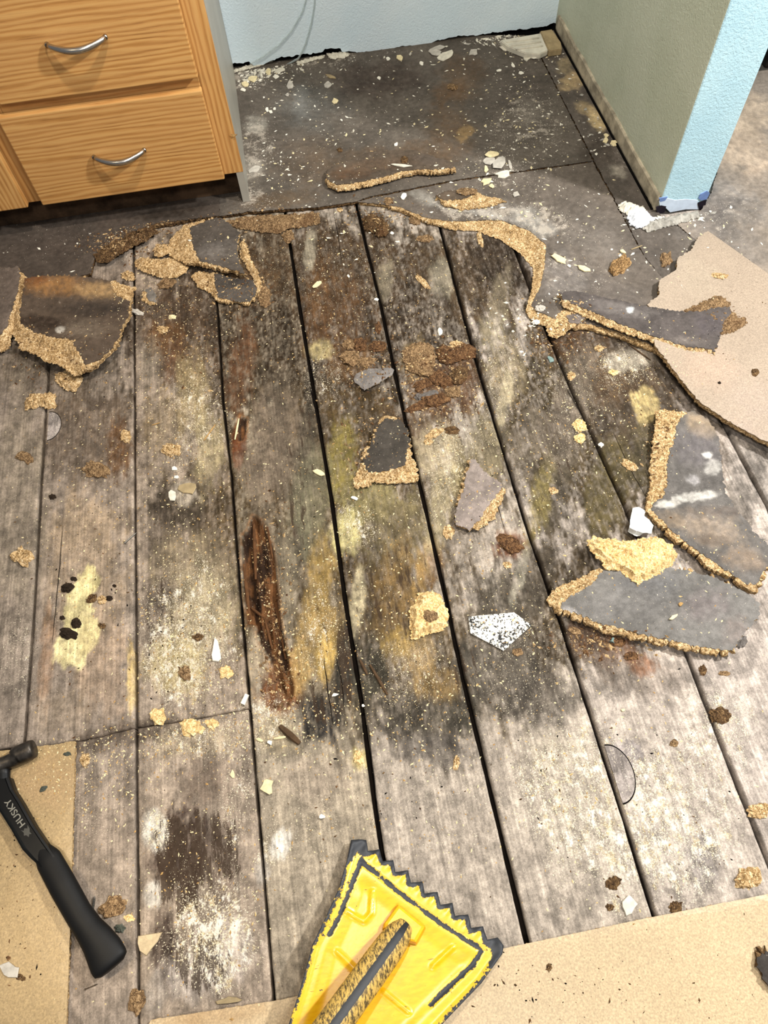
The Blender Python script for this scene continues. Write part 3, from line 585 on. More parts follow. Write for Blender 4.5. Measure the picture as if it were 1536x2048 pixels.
def panel(outline_px, skin_px, zb, th, base, seed, step=.008, jit=.0022, low=.4, edge_w=.014, cm='core_dark'):
    z = zb+th; core, sk = slab_geo(W2(outline_px, z), W2(skin_px, z), zb, th, step, jit, None, seed, .0026 if cm == 'core' else .0014, edge_w, low)
    c = mesh_from('underlayment_panel', *core, M[cm]); s = skin_mesh(sk, M['skin'], None, base, SHEET_STAINS, z, SHEET_DUST, .28)
    cen = (*W2(skin_px, z).mean(0), zb); rebase(c, cen); s.data.transform(Matrix.Translation(-Vector(cen))); s.parent = c; c.parent = floor
    SOLID.append(s); SOLID.append(c); return c
PZ, PT = 0.0005, 0.0125
# back of the alcove
panel([(440, 430), (492, 422), (640, 412), (712, 401), (740, 391), (910, 358), (1185, 320), (1080, 115), (1071, 71), (900, 71), (700, 96), (440, 129)], [(439, 431), (492, 423), (640, 413), (712, 402), (740, 392), (910, 359), (1186, 321), (1081, 114), (1072, 70), (900, 70), (700, 95), (439, 128)], PZ, PT, '59524a', 11)
# strip along the right wall
panel([(1083, 114), (1189, 321), (1290, 512), (1330, 560), (1440, 520), (1340, 440), (1322, 432), (1128, 95), (1120, 60), (1080, 65)], [(1083, 113), (1189, 321), (1290, 513), (1330, 561), (1441, 520), (1341, 440), (1323, 432), (1129, 94), (1121, 59), (1079, 64)], PZ, PT, '554e47', 12)
# front right, with the torn edge of the hole
HOLE = [(714, 404), (760, 408), (800, 418), (850, 440), (900, 452), (960, 456), (1005, 474), (1045, 502), (1068, 530), (1066, 570), (1052, 618)]
HOLE_SKIN = [(715, 403), (760, 407), (802, 414), (850, 434), (900, 442), (960, 440), (1003, 440), (1060, 462), (1092, 488), (1090, 530), (1080, 575), (1062, 612)]
panel(HOLE + [(1070, 640), (1110, 650), (1180, 655), (1240, 672), (1310, 700), (1420, 760), (1500, 640), (1400, 600), (1329, 562), (1287, 512), (1185, 325), (912, 363), (742, 396)],
      HOLE_SKIN + [(1080, 624), (1115, 640), (1180, 648), (1240, 664), (1312, 694), (1420, 752), (1502, 640), (1400, 599), (1330, 561), (1288, 512), (1186, 324), (912, 362), (745, 395)], PZ, PT, '5d554d', 13, edge_w=.034, low=.15, cm='core')
# front left of the cabinet
panel([(-90, 716), (-60, 684), (30, 596), (150, 557), (184, 548), (193, 512), (226, 496), (258, 468), (310, 450), (360, 443), (440, 432), (440, 360), (200, 380), (-90, 430)],
      [(-90, 712), (-60, 680), (30, 592), (150, 554), (181, 546), (191, 508), (224, 492), (256, 465), (310, 446), (360, 440), (440, 430), (440, 360), (200, 380), (-90, 430)], PZ, PT, '49413a', 14, edge_w=.02)
# right of the stub wall
panel([(1345, 440), (1444, 520), (1540, 600), (1700, 700), (1800, 400), (1760, 120), (1500, 120), (1424, 385), (1400, 425)], [(1344, 440), (1443, 521), (1540, 601), (1701, 702), (1802, 400), (1762, 118), (1498, 118), (1423, 385), (1399, 425)], PZ, PT, '84796d', 15, .012)
# hairline seam in the left panel
# ------------------------------------------------------------------ clean particle boards
def board(outline_px, zb, th, base, label, seed, jag=(), step=.02, stains=()):
    z = zb+th; pl = W2(outline_px, z); out = []
    n = len(pl)
    for i in range(n):
        seg = densify([pl[i], pl[(i+1) % n]], .004, .0026 if i in jag else .0002, seed, 170); m = max(1, int(round(np.linalg.norm(pl[(i+1) % n]-pl[i])/.004)))
        out += list(seg[:m])
    return np.array(out), z
def clean_board(name, outline_px, zb, th, base, label, seed, jag, stains, cat='particle board', core_mat='core'):
    pl, z = board(outline_px, zb, th, base, label, seed, jag)
    core, sk = slab_geo(pl, pl*1.0, zb, th, .012, .0003, None, seed, .001, .004, .6)
    r = thing(name, label, cat, (*pl.mean(0), zb), 'clean particle boards around the old planks') if cat else None
    c = mesh_from('core', *core, M[core_mat]); s = mesh_from('surface', sk[0], sk[1], M['board'], None, None, False, dict(tint=np.clip(paint(sk[0][:, :2], lin(base), stains, z, False), 0, 1)))
    adopt(c, r); adopt(s, r); SOLID.extend([c, s]); return r
clean_board('particle_board', [(1310, 690), (1302, 640), (1296, 606), (1318, 590), (1318, 560), (1352, 540), (1356, 515), (1382, 500), (1396, 475), (1416, 461), (1536, 546), (1700, 660), (1760, 1000), (1600, 920), (1536, 884), (1482, 856), (1440, 830), (1400, 804), (1370, 770), (1345, 735)],
    .0165, .016, '9d8d7b', 'beige particle board at right edge with torn corner over the grey flooring', 21, set(range(0, 9)) | set(range(13, 20)), [(1500, 800, 90, 60, 20, 'a08f80', .6, .9), (1400, 560, 60, 50, 30, 'a99a86', .5, .9), (1420, 745, 70, 60, 40, 'b79d88', .4, .9), (1480, 860, 60, 30, 20, '958374', .5, .9)])
clean_board('particle_board', [(-200, 1530), (150, 1482), (144, 1700), (140, 1850), (132, 2060), (130, 2200), (-220, 2200)], .0008, .0110, '9c855f', 'tan particle board at lower left under the black hammer', 22, {0}, [(90, 1560, 90, 70, 0, 'a08460', .5, .9)])
clean_board('particle_board', [(290, 2062), (302, 2040), (560, 2000), (800, 1946), (1007, 1897), (1300, 1835), (1536, 1788), (1640, 1768), (1700, 2200), (280, 2250)], .0008, .0055, 'b8a27f', 'tan particle board along the bottom edge beneath the yellow dustpan', 23, set(), [(420, 2035, 140, 30, -10, '9d7f58', .7, .9), (1200, 1960, 200, 60, 0, 'bda682', .4, .9)])

# ------------------------------------------------------------------ loose slabs
def slab(name, outline, skin, zb, th, label, seed, base='575049', stains=(), bend=None, core='core', step=.0046, jit=.0036, low=.35, edge_w=.012, group=None, cat='board fragment', dust=.42, skinmat='skin', crumble=.0024):
    group = group or {'board_slab': 'broken slabs of old underlayment', 'board_fragment': 'torn fragments of particle board', 'rot_crumb': 'rotten crumbs in the middle heap'}.get(name)
    z = zb+th; ol = W2(outline, z); sk = W2(skin, z) if skin is not None else None
    cg, sg = slab_geo(ol, sk, zb, th, step, jit, bend, seed, crumble, edge_w, low)
    if sg is None:
        o = mesh_from(name, *cg, M[core]); rebase(o, (*ol.mean(0), zb)); tag(o, label, cat, group); SOLID.append(o); return o
    r = thing(name, label, cat, (*ol.mean(0), zb), group)
    c = adopt(mesh_from('core', *cg, M[core]), r); s = adopt(skin_mesh(sg, M[skinmat], None, base, list(stains), z, None, dust), r); SOLID.extend([c, s]); return r

yc = FL(150, 640)[1]
slab('board_slab', [(-60, 536), (38, 531), (46, 552), (44, 590), (36, 625), (18, 668), (14, 690), (0, 697), (-60, 702)], [(-60, 538), (36, 533), (40, 550), (37, 575), (24, 615), (14, 652), (0, 668), (-60, 676)], .013, .013, 'dark grey board piece cut off by the left edge beside a curled slab', 31, '5a5048', core='core')
slab('board_slab', [(45, 585), (53, 560), (90, 557), (157, 556), (229, 563), (268, 570), (262, 582), (260, 615), (258, 633), (247, 650), (243, 683), (229, 704), (200, 733), (165, 747), (150, 751), (132, 740), (118, 729), (89, 722), (72, 708), (39, 697), (33, 683), (21, 665), (18, 643), (29, 622), (39, 605)],
     [(47, 590), (55, 563), (90, 559), (157, 558), (222, 564), (224, 580), (236, 592), (258, 600), (256, 633), (245, 650), (241, 682), (227, 702), (200, 729), (176, 736), (157, 704), (143, 683), (107, 676), (72, 665), (42, 648), (39, 620)], .014, .014, 'large curled dark slab with brown torn edge on the left planks', 32, '4b4036',
     [(120, 575, 90, 22, 0, '86623b', .75, .8), (200, 580, 70, 18, 0, '8d7350', .8, .8), (190, 617, 90, 16, 0, '332d28', .75, .8), (80, 645, 50, 16, 10, '2d241d', .8, .6), (75, 560, 34, 20, 0, '6b4326', .6, .8), (170, 660, 60, 26, 0, '6a5f52', .6, .8), (120, 660, 10, 8, 0, 'c2bdb2', .7, .4)],  # long dark band paints the shade in the curl's valley, among the stains
     bend=lambda x, y: .014*np.clip((y-yc)/.11, -1, 1)**2 - .002, low=.25, edge_w=.03)
slab('board_fragment', [(107, 744), (129, 738), (165, 750), (158, 766), (147, 781), (130, 776), (122, 772), (110, 762)], None, .0005, .009, 'tan crumbly fragment poking out below the curled slab at left', 33)
slab('board_fragment', [(46, 800), (57, 784), (107, 782), (108, 811), (92, 812), (75, 808), (60, 812), (48, 815)], None, .0005, .011, 'small tan brick-like fragment near the left edge below the curled slab', 34)
slab('board_fragment', [(267, 518), (283, 511), (304, 513), (322, 515), (344, 511), (376, 532), (369, 543), (351, 550), (322, 552), (286, 541), (269, 529)], None, .005, .008, 'flat tan flake lying in front of the torn edge near the cabinet', 35)
slab('board_fragment', [(306, 497), (311, 486), (333, 486), (340, 500), (322, 511), (309, 509)], None, .013, .006, 'tiny orange-tan flake resting above the flat tan flake near cabinet', 36)
slab('board_slab', [(340, 470), (362, 450), (433, 436), (451, 439), (480, 464), (476, 493), (480, 518), (494, 550), (465, 545), (397, 527), (376, 524), (340, 508), (330, 488)], [(380, 455), (433, 437), (450, 441), (478, 465), (474, 493), (478, 520), (490, 547), (465, 541), (401, 523), (388, 500)], .012, .012, 'grey-topped slab with brown left side below the cabinet corner', 37, '4b453f', [(430, 500, 40, 30, 0, '6c6762', .5, .8)], bend=lambda x, y: .004*np.sin(x*22), edge_w=.05, low=.55)
slab('board_slab', [(380, 547), (397, 537), (430, 543), (465, 554), (508, 557), (516, 579), (512, 595), (494, 608), (465, 604), (433, 600), (422, 582), (394, 568)], [(428, 546), (465, 556), (506, 559), (513, 579), (509, 593), (494, 604), (465, 601), (437, 594), (430, 575)], .0012, .011, 'rounded dark grey piece tucked under the grey slab below the cabinet', 38, '48433e', [(470, 565, 40, 14, 10, '34302d', .6, .7)], edge_w=.02)
slab('board_fragment', [(478, 482), (486, 473), (494, 492), (500, 514), (514, 540), (522, 562), (518, 588), (509, 580), (505, 552), (492, 527), (480, 512)], None, .0006, .010, 'long curved tan sliver along the right of the grey slab', 39, core='core')
slab('board_fragment', [(519, 575), (530, 568), (541, 585), (540, 606), (530, 612), (520, 606), (514, 590)], None, .0005, .006, 'crumbled tan heap at the lower end of the curved sliver', 40, core='core_brown')
slab('board_fragment', [(240, 542), (254, 538), (268, 545), (269, 556), (256, 558), (244, 552)], None, .0005, .008, 'small brown chunk at the plank joint right of the curled slab', 401, core='core')
slab('board_fragment', [(284, 582), (300, 574), (312, 590), (314, 606), (300, 608), (284, 600)], [(290, 578), (302, 575), (312, 590), (312, 604), (296, 600)], .0005, .006, 'small dark grey square scrap right of the curled slab', 402, '6a655f')
# rotten crumble strips along the torn edge under the cabinet
slab('board_fragment', [(448, 438), (492, 428), (560, 424), (636, 420), (640, 440), (610, 448), (575, 452), (560, 462), (520, 458), (480, 452), (455, 446)], None, .0005, .011, 'long crumbling brown strip of rotten board below the cabinet corner', 41, core='core_brown', low=.3, edge_w=.02, crumble=.003)
slab('board_fragment', [(186, 508), (210, 490), (240, 478), (262, 470), (300, 452), (318, 462), (290, 478), (262, 492), (240, 505), (215, 522), (192, 522)], None, .013, .006, 'dark crumbling ridge of rotten board at left below the cabinet', 42, core='core_dark', low=.3, crumble=.006)
# flap at the alcove front
slab('board_slab', [(648, 350), (660, 332), (740, 300), (830, 298), (908, 326), (911, 342), (871, 346), (836, 344), (805, 350), (770, 362), (742, 368), (707, 377), (676, 380), (656, 370)], [(650, 347), (662, 333), (740, 302), (830, 299), (906, 327), (909, 338), (871, 342), (836, 340), (805, 344), (770, 356), (742, 362), (707, 370), (676, 372), (656, 362)], .0135, .013, 'lifted brown-edged flap of dark flooring at the front of the alcove', 43, '52473c', [(760, 330, 90, 18, -6, '5c4a3a', .6, .8), (860, 320, 40, 12, 10, '5a5048', .5, .8), (700, 350, 50, 14, 0, '54402f', .7, .7)], core='core', edge_w=.02, low=.1, bend=lambda x, y: .009*np.clip((1.735-y)/.08, 0, 1))
slab('board_fragment', [(870, 392), (890, 381), (935, 376), (969, 387), (1004, 391), (1014, 398), (969, 409), (922, 414), (890, 407)], [(872, 390), (892, 381), (935, 377), (952, 386), (934, 395), (905, 400), (888, 400)], .0135, .011, 'layered brown fragment lying on the edge of the torn hole', 44, '564a3e', core='core', edge_w=.03, low=.3)
slab('board_fragment', [(912, 378), (930, 372), (955, 378), (950, 386), (930, 388), (916, 385)], None, .0255, .005, 'thin brown flake on top of the layered fragment by the hole', 45, core='core_brown')
slab('board_fragment', [(722, 432), (736, 420), (752, 424), (770, 434), (780, 450), (772, 464), (756, 466), (744, 456), (728, 450)], None, .0005, .016, 'dark fuzzy clump at the top of the planks beside the wide gap', 46, core='core_dark', crumble=.004)
# middle of the floor
slab('board_flake', [(706, 755), (711, 745), (736, 738), (757, 740), (781, 734), (789, 740), (785, 752), (757, 771), (729, 781), (718, 771), (708, 764)], [(707, 755), (712, 746), (736, 739), (757, 741), (781, 735), (788, 740), (784, 751), (757, 770), (729, 780), (719, 770), (709, 763)], .005, .004, 'smooth slate grey flake tilted over the wide plank gap', 47, '726d69', [], jit=.0012, bend=lambda x, y: .006*np.sin((x-.08)*40))
slab('board_slab', [(750, 857), (760, 833), (774, 826), (803, 838), (817, 857), (824, 878), (822, 910), (834, 931), (838, 958), (789, 963), (746, 958), (736, 970), (711, 972), (706, 959), (715, 938), (729, 896)], [(757, 850), (771, 836), (803, 840), (815, 861), (820, 878), (812, 910), (811, 931), (771, 942), (736, 944), (726, 924), (738, 893)], .003, .012, 'charcoal square-ish slab with tan crumbling rim at centre', 48, '3d3832', [(770, 880, 30, 30, 0, '45403a', .5, .8)], edge_w=.016)
slab('board_slab', [(938, 915), (950, 916), (968, 940), (996, 958), (1010, 972), (1010, 986), (989, 1032), (961, 1053), (940, 1063), (929, 1056), (910, 1052), (906, 1030), (918, 985)], [(941, 918), (950, 919), (968, 943), (995, 960), (1006, 971), (981, 1005), (955, 1045), (940, 1060), (929, 1053), (912, 1050), (909, 1030), (923, 987)], .003, .011, 'mauve-grey trapezoid slab with pale crumbling right edge', 49, '80756e', [], edge_w=.012)
slab('board_fragment', [(838, 1181), (862, 1177), (883, 1188), (894, 1213), (896, 1244), (880, 1258), (841, 1269), (824, 1276), (820, 1251), (818, 1220), (831, 1199)], None, .0005, .013, 'round bright tan crumbly clump on plank left of the white shard', 50, core='core_pale', crumble=.003, low=.2)
def m_shard():
    m = NM('pepper_specked_white', .6, .3); n = m.noise(m.mapv(), 210, 4, .7); b = m.noise(m.mapv(), 22, 3, .5)
    k = m.mrange(m.math('ADD', n, m.math('MULTIPLY', b, .35)), .70, .735); m.color(m.mix(k, 'd0cdc4', '1c1b18')); m.bump(n, .2, .001); return m.m
M['shard'] = m_shard()
slab('tile_shard', [(936, 1232), (1028, 1223), (1064, 1250), (1007, 1302), (985, 1290), (940, 1267)], [(937, 1233), (1028, 1224), (1063, 1250), (1007, 1301), (985, 1289), (941, 1266)], .0008, .004, 'white pepper-specked pentagonal shard lying on the lower planks', 51, 'd0cdc4', skinmat='shard', core='plaster', cat='tile shard', jit=.0004)
# right group
slab('board_slab', [(1369, 617), (1395, 606), (1419, 592), (1444, 587), (1463, 600), (1462, 616), (1480, 632), (1496, 628), (1498, 642), (1470, 660), (1440, 665), (1420, 640)], None, .030, .010, 'brown shaggy fragment behind the long grey strip on the beige board', 52, core='core_brown', crumble=.003)
slab('board_slab', [(1116, 580), (1147, 573), (1186, 582), (1215, 589), (1297, 607), (1344, 617), (1380, 621), (1426, 614), (1460, 612), (1466, 626), (1450, 645), (1443, 672), (1431, 706), (1424, 700), (1376, 696), (1330, 682), (1265, 660), (1186, 627), (1128, 600)], [(1119, 579), (1147, 574), (1186, 583), (1215, 590), (1297, 608), (1344, 618), (1380, 622), (1426, 615), (1459, 613), (1464, 626), (1448, 643), (1441, 672), (1430, 702), (1423, 696), (1376, 691), (1330, 675), (1265, 651), (1186, 617), (1129, 592)], .031, .011, 'long dark grey strip of board lying across the beige board', 53, '4c4643', [(1250, 615, 80, 16, 12, '6b6561', .6, .8), (1420, 650, 40, 30, 0, '4a4446', .5, .8), (1262, 615, 8, 7, 0, 'b9bdbc', .8, .3), (1380, 680, 60, 12, 8, '6a625c', .5, .8)], bend=lambda x, y: -.010*np.clip((.92-x)/.3, 0, 1), edge_w=.01)
slab('board_fragment', [(1093, 650), (1108, 632), (1129, 614), (1150, 612), (1172, 618), (1177, 636), (1155, 648), (1143, 652), (1128, 664), (1115, 672), (1100, 665)], [(1133, 632), (1150, 622), (1170, 624), (1174, 635), (1155, 645), (1138, 646)], .010, .010, 'tan fragment with a grey patch at the left end of the grey strip', 54, '6a605a', core='core', edge_w=.03, low=.3)
slab('board_slab', [(1313, 820), (1329, 816), (1362, 826), (1381, 821), (1420, 842), (1440, 875), (1448, 930), (1456, 980), (1480, 1022), (1510, 1062), (1538, 1090), (1548, 1130), (1534, 1141), (1513, 1187), (1492, 1178), (1459, 1157), (1423, 1141), (1388, 1108), (1342, 1072), (1319, 1043), (1294, 1018), (1299, 985), (1305, 960), (1303, 930), (1306, 905), (1307, 880), (1312, 850)],
     [(1352, 852), (1366, 832), (1382, 823), (1419, 844), (1438, 875), (1446, 930), (1454, 980), (1478, 1022), (1508, 1064), (1536, 1092), (1544, 1130), (1530, 1136), (1508, 1172), (1490, 1170), (1459, 1148), (1425, 1128), (1390, 1098), (1346, 1062), (1322, 1036), (1302, 1014), (1310, 1000), (1330, 992), (1337, 960), (1335, 930), (1338, 907), (1347, 888)], .007, .013, 'large grey slab with thick tan left edge left of the beige board', 55, '5b5753',
     [(1400, 850, 40, 26, 25, '93816a', .75, .7), (1390, 900, 60, 50, 0, '5d5859', .6, .8), (1390, 990, 50, 10, -6, 'b3afa7', .85, .4), (1340, 1004, 26, 8, -8, 'b9b4ab', .85, .4), (1415, 908, 10, 7, 0, 'c2bfb8', .85, .4), (1425, 935, 18, 16, 0, 'aaa69f', .7, .4), (1388, 955, 16, 12, 30, '9c9896', .7, .4), (1420, 1060, 90, 40, 15, '857768', .75, .8), (1440, 1020, 60, 14, 0, '5a5048', .6, .8), (1430, 1080, 50, 14, 10, '5e5349', .6, .8), (1480, 1120, 50, 26, 10, '7b6c5d', .7, .8), (1350, 1040, 40, 20, 20, '8b7a66', .6, .8)], bend=lambda x, y: .006*np.sin(y*16+1), edge_w=.04, low=.4)
slab('board_slab', [(1096, 1196), (1111, 1172), (1166, 1150), (1199, 1133), (1240, 1138), (1290, 1140), (1335, 1133), (1381, 1140), (1427, 1150), (1459, 1163), (1498, 1187), (1523, 1205), (1525, 1232), (1507, 1254), (1490, 1268), (1474, 1300), (1456, 1310), (1410, 1305), (1381, 1300), (1329, 1290), (1264, 1274), (1199, 1257), (1160, 1238), (1117, 1221)],
     [(1121, 1206), (1140, 1192), (1166, 1180), (1190, 1160), (1208, 1140), (1240, 1140), (1290, 1142), (1335, 1136), (1381, 1144), (1427, 1154), (1459, 1167), (1498, 1189), (1521, 1207), (1521, 1230), (1505, 1252), (1488, 1265), (1472, 1296), (1450, 1302), (1410, 1296), (1381, 1290), (1329, 1279), (1264, 1263), (1199, 1246), (1160, 1228), (1122, 1214)], .006, .013, 'biggest grey leaf-shaped slab at lower right with brown rim', 56, '66635f',
     [(1300, 1170, 80, 30, 0, '5c5b5b', .6, .8), (1250, 1210, 90, 40, 0, '6c6966', .6, .8), (1420, 1210, 70, 40, 0, '6a6260', .6, .8), (1140, 1222, 16, 10, 20, 'a09c9a', .7, .5), (1470, 1260, 40, 40, 0, '746a64', .6, .8)], bend=lambda x, y: .004*np.sin(x*14), edge_w=.02)
slab('board_fragment', [(1176, 1077), (1192, 1068), (1218, 1073), (1264, 1077), (1296, 1070), (1326, 1071), (1349, 1086), (1358, 1106), (1345, 1126), (1322, 1145), (1277, 1165), (1254, 1148), (1246, 1137), (1218, 1135), (1199, 1113), (1182, 1096)], None, .019, .014, 'bright yellow-tan shaggy wedge of torn board on the leaf-shaped slab', 57, core='core_pale', crumble=.0035, low=.3)
# heap in the middle
slab('rot_crumb', [(805, 700), (822, 686), (846, 682), (866, 690), (872, 712), (866, 738), (846, 748), (826, 744), (808, 730)], None, .0005, .007, 'flat olive-brown mat of rotten board at the middle of the planks', 58, core='core_brown', low=.5, cat='rotten crumb')
slab('rot_crumb', [(900, 742), (918, 728), (938, 736), (932, 758), (914, 766), (902, 758)], None, .0005, .009, 'dark olive clump right of the flat olive mat', 59, core='core_dark', cat='rotten crumb')
slab('rot_crumb', [(872, 700), (884, 684), (905, 690), (930, 682), (950, 690), (952, 710), (930, 714), (905, 722), (880, 720)], None, .0005, .010, 'reddish brown ragged clump above the dark olive clump', 60, core='core_red', cat='rotten crumb', crumble=.003)

# ------------------------------------------------------------------ the walls
def ragged_wall(name, xz_bottom, ztop, y0, y1, mat, label):
    b = densify([(a, c) for a, c in xz_bottom], .006, 0)[:-1]; pts = []
    for i, (x, z) in enumerate(b):
        if x > xz_bottom[-1][0]-1e-6: break
        pts.append((x, z + float(fbm(np.array([x*90]), np.array([3.]), 3, .7)[0])*.005))
    pts.append(xz_bottom[-1]); n = len(pts); V = []; F = []
    rows = [0, .03, .08, .2, .5, 1.0]
    for y in (y0, y1):
        for r in rows:
            for x, z in pts: V.append((x, y, z + (ztop-z)*r))
    R = len(rows)
    for s in (0, 1):
        for r in range(R-1):
            for k in range(n-1):
                a = s*R*n + r*n + k; q = (a, a+1, a+1+n, a+n); F.append(q if s == 0 else q[::-1])
    for k in range(n-1): F.append((k+1, k, R*n+k, R*n+k+1)); a = (R-1)*n+k; F.append((a, a+1, R*n+a+1, R*n+a))
    for e in (0, n-1):
        for r in range(R-1):
            a = r*n+e; q = (a, a+n, R*n+a+n, R*n+a); F.append(q if e == 0 else q[::-1])
    o = mesh_from(name, V, F, mat); return tag(o, label, kind='structure')
def on_y(px, py, Y): p = PLN(px, py, (0, Y, 0), np.array([0, 1., 0])); return (p[0], p[2])
YB = 2.325
bot = [(-.60, .04)] + [on_y(px, py, YB) for px, py in [(466, 128), (498, 124), (512, 134), (529, 128), (556, 116), (595, 110), (630, 106), (646, 103), (650, 98), (681, 97), (684, 104), (732, 104), (771, 100), (810, 92), (849, 89), (880, 79), (916, 73), (947, 71), (1000, 63), (1050, 58), (1090, 52), (1115, 46)]]
bot[-1] = (.905, bot[-1][1])
wall_back = ragged_wall('wall_back', bot, 1.9, YB, YB+.014, M['wall_blue'], 'pale blue back wall of the alcove with torn bottom edge')
box('trim_1', (-.60, YB+.016, 0), (.905, YB+.06, .10), M['dark_gap'])['kind'] = 'structure'
bpy.data.objects['trim_1']['label'] = 'dark sill plate behind the torn wall bottom'
bm = bmesh.new(); bm_box(bm, (.905, 1.42, .018), (1.031, 2.40, 2.2), .004)
stub = bm_obj('wall_right', bm, [M['wall_olive'], M['wall_end']])
for p in stub.data.polygons:
    p.material_index = 0 if p.normal.x < -.7 else 1
tag(stub, 'stub wall with olive side and pale blue end', kind='structure')
# peeled paint and dark gaps at the foot of the wall end
def px_wall_end(pl, name, mat, th, y=1.42):
    P = [on_y(a, b, y) for a, b in pl]; n = len(P); bmx = bmesh.new()
    f = [bmx.verts.new((x, y-th, z)) for x, z in P]; b = [bmx.verts.new((x, y+.001, z)) for x, z in P]
    bmx.faces.new(f); [bmx.faces.new((f[i], b[i], b[(i+1) % n], f[(i+1) % n])) for i in range(n)]
    bmesh.ops.recalc_face_normals(bmx, faces=bmx.faces); o = bm_obj(name, bmx, mat); o.parent = stub; return o
M['peel_blue'] = m_plain('older_blue_paint', '6a83b4', .6, .3, .15, 60); M['peel_white'] = m_plain('bare_white_plaster', 'c8d6e6', .6, .3, .1, 60); M['peel_dark'] = m_plain('dark_hollow', '1f1a22', .9, .1, .4, 60)
px_wall_end([(1318, 402), (1334, 396), (1350, 400), (1372, 398), (1396, 400), (1394, 410), (1400, 418), (1372, 418), (1340, 424), (1330, 414), (1320, 412)], 'paint_patch', M['peel_white'], .0012)
px_wall_end([(1400, 388), (1414, 381), (1419, 386), (1413, 398), (1402, 400), (1396, 396)], 'paint_patch', M['peel_blue'], .0018)
px_wall_end([(1318, 396), (1335, 393), (1330, 400), (1320, 403)], 'paint_patch', M['peel_blue'], .0018)
px_wall_end([(1395, 405), (1412, 399), (1410, 416), (1398, 420), (1396, 413)], 'hollow', M['peel_dark'], .0022)
px_wall_end([(1312, 414), (1322, 410), (1332, 412), (1328, 424), (1314, 428)], 'hollow', M['peel_dark'], .0022)
# strip at the foot of the olive side
def strip_mesh():
    V = []; F = []; n = 90
    for i in range(n+1):
        y = 1.425 + (2.30-1.425)*i/n; zt = .056 + .004*fbm(np.array([y*20]), np.array([1.]), 3)[0]; zb = .016 + .003*fbm(np.array([y*50]), np.array([5.]), 3)[0]
        for (x, z) in ((.9052, zb), (.8985, zb), (.8975, zb+.006), (.8985, zt-.003), (.9005, zt), (.9052, zt)): V.append((x, y, z))
    for i in range(n):
        for k in range(6): k2 = (k+1) % 6; F.append((i*6+k, i*6+k2, (i+1)*6+k2, (i+1)*6+k))
    F.append((5, 4, 3, 2, 1, 0)); F.append(tuple(n*6+k for k in range(6)))
    return V, F
bb = mesh_from('baseboard_right', *strip_mesh(), M['baseboard']); tag(bb, 'grimy bare strip along the foot of the olive wall', kind='structure')
bb2 = box('trim_2', (.893, 1.43, .0135), (.9045, 2.30, .0165), M['dark_gap']); tag(bb2, 'dark gap along the foot of the olive wall', kind='structure')
# far room beyond the stub wall: floor goes on
box('trim_3', (1.9, -.7, -.03), (2.2, 3.2, .013), M['wood_tan'])['kind'] = 'structure'
bpy.data.objects['trim_3']['label'] = 'floor edge beyond the stub wall'

# ------------------------------------------------------------------ the cabinet
CF = 1.692   # face frame plane
cab = thing('base_cabinet', 'golden oak base cabinet with grey side and two handled drawers', 'cabinet', (-.45, 2.0, .0))
def cbox(name, lo, hi, mat, bev=0.0, par=None, obj_origin=None):
    o = box(name, lo, hi, mat, None, bev); return o
def cpart(name, lo, hi, mat, bev=0.0):
    c = [(lo[k]+hi[k])/2 for k in range(3)]; o = box(name, [lo[k]-c[k] for k in range(3)], [hi[k]-c[k] for k in range(3)], mat, cab, bev); o.location = Vector(c)-cab.location; return o
cpart('side_panel', (-.137, CF+.0005, .0135), (-.119, 2.32, .86), M['grey_side'])
cpart('carcass', (-1.15, CF+.02, .10), (-.1375, 2.31, .855), M['oak'])
tk = cpart('toe_kick', (-1.15, CF+.046, .0135), (-.138, CF+.063, .099), M['toe'])
def vpart(name, lo, hi, mat, bev=.0):
    """upright member: the oak grain (local x) turned to run vertically"""
    c = [(lo[k]+hi[k])/2 for k in range(3)]; h = [(hi[k]-lo[k])/2 for k in range(3)]
    o = box(name, (-h[2], -h[1], -h[0]), (h[2], h[1], h[0]), mat, cab, bev); o.location = Vector(c)-cab.location; o.rotation_euler = (0, math.radians(90), 0); return o
vpart('stile', (-.168, CF, .100), (-.1185, CF+.019, .84), M['oak'], .0012)
vpart('stile', (-.676, CF, .100), (-.615, CF+.019, .84), M['oak'], .0012)
cpart('rail', (-.6145, CF, .100), (-.1685, CF+.019, .138), M['oak'], .0008)
cpart('rail', (-.6145, CF, .310), (-.1685, CF+.019, .362), M['oak'], .0008)
cpart('rail', (-.6145, CF, .575), (-.1685, CF+.019, .63), M['oak'], .0008)
DF = CF-.020
d1 = cpart('drawer', (-.606, DF, .352), (-.167, CF-.001, .606), M['oak'], .003)
d2 = cpart('drawer', (-.627, DF, .100), (-.167, CF-.001, .326), M['oak'], .003)
d2.location.z += 0
# door of the neighbouring front, only its corner shows
dr = vpart('door', (-1.10, DF, .100), (-.662, CF-.001, .62), M['oak'], .003)
def handle(drawer, x0, x1, z, sag):
    V = []; path = []; rad = []
    n = 18
    for i in range(n+1):
        t = i/n; s = math.sin(math.pi*t)
        path.append((x0+(x1-x0)*t, DF-.004-.026*s**.8, z-sag*s)); rad.append((.0046+.0022*s, .0050+.0022*s))
    V, F = tube_rings(path, rad, 12)
    o = mesh_from('handle', V, F, M['chrome'], None, None, True); o.data.transform(Matrix.Translation(-(cab.location+drawer.location))); o.parent = drawer
    for x in (x0, x1):
        V, F = tube_rings([(x, DF+.001, z), (x, DF-.007, z)], [.0046, .0044], 12); p = mesh_from('handle_foot', V, F, M['chrome'], None, None, True)
        p.data.transform(Matrix.Translation(-(cab.location+drawer.location))); p.parent = drawer
handle(d1, -.454, -.333, .4615, .006); handle(d2, -.456, -.336, .2085, .006)
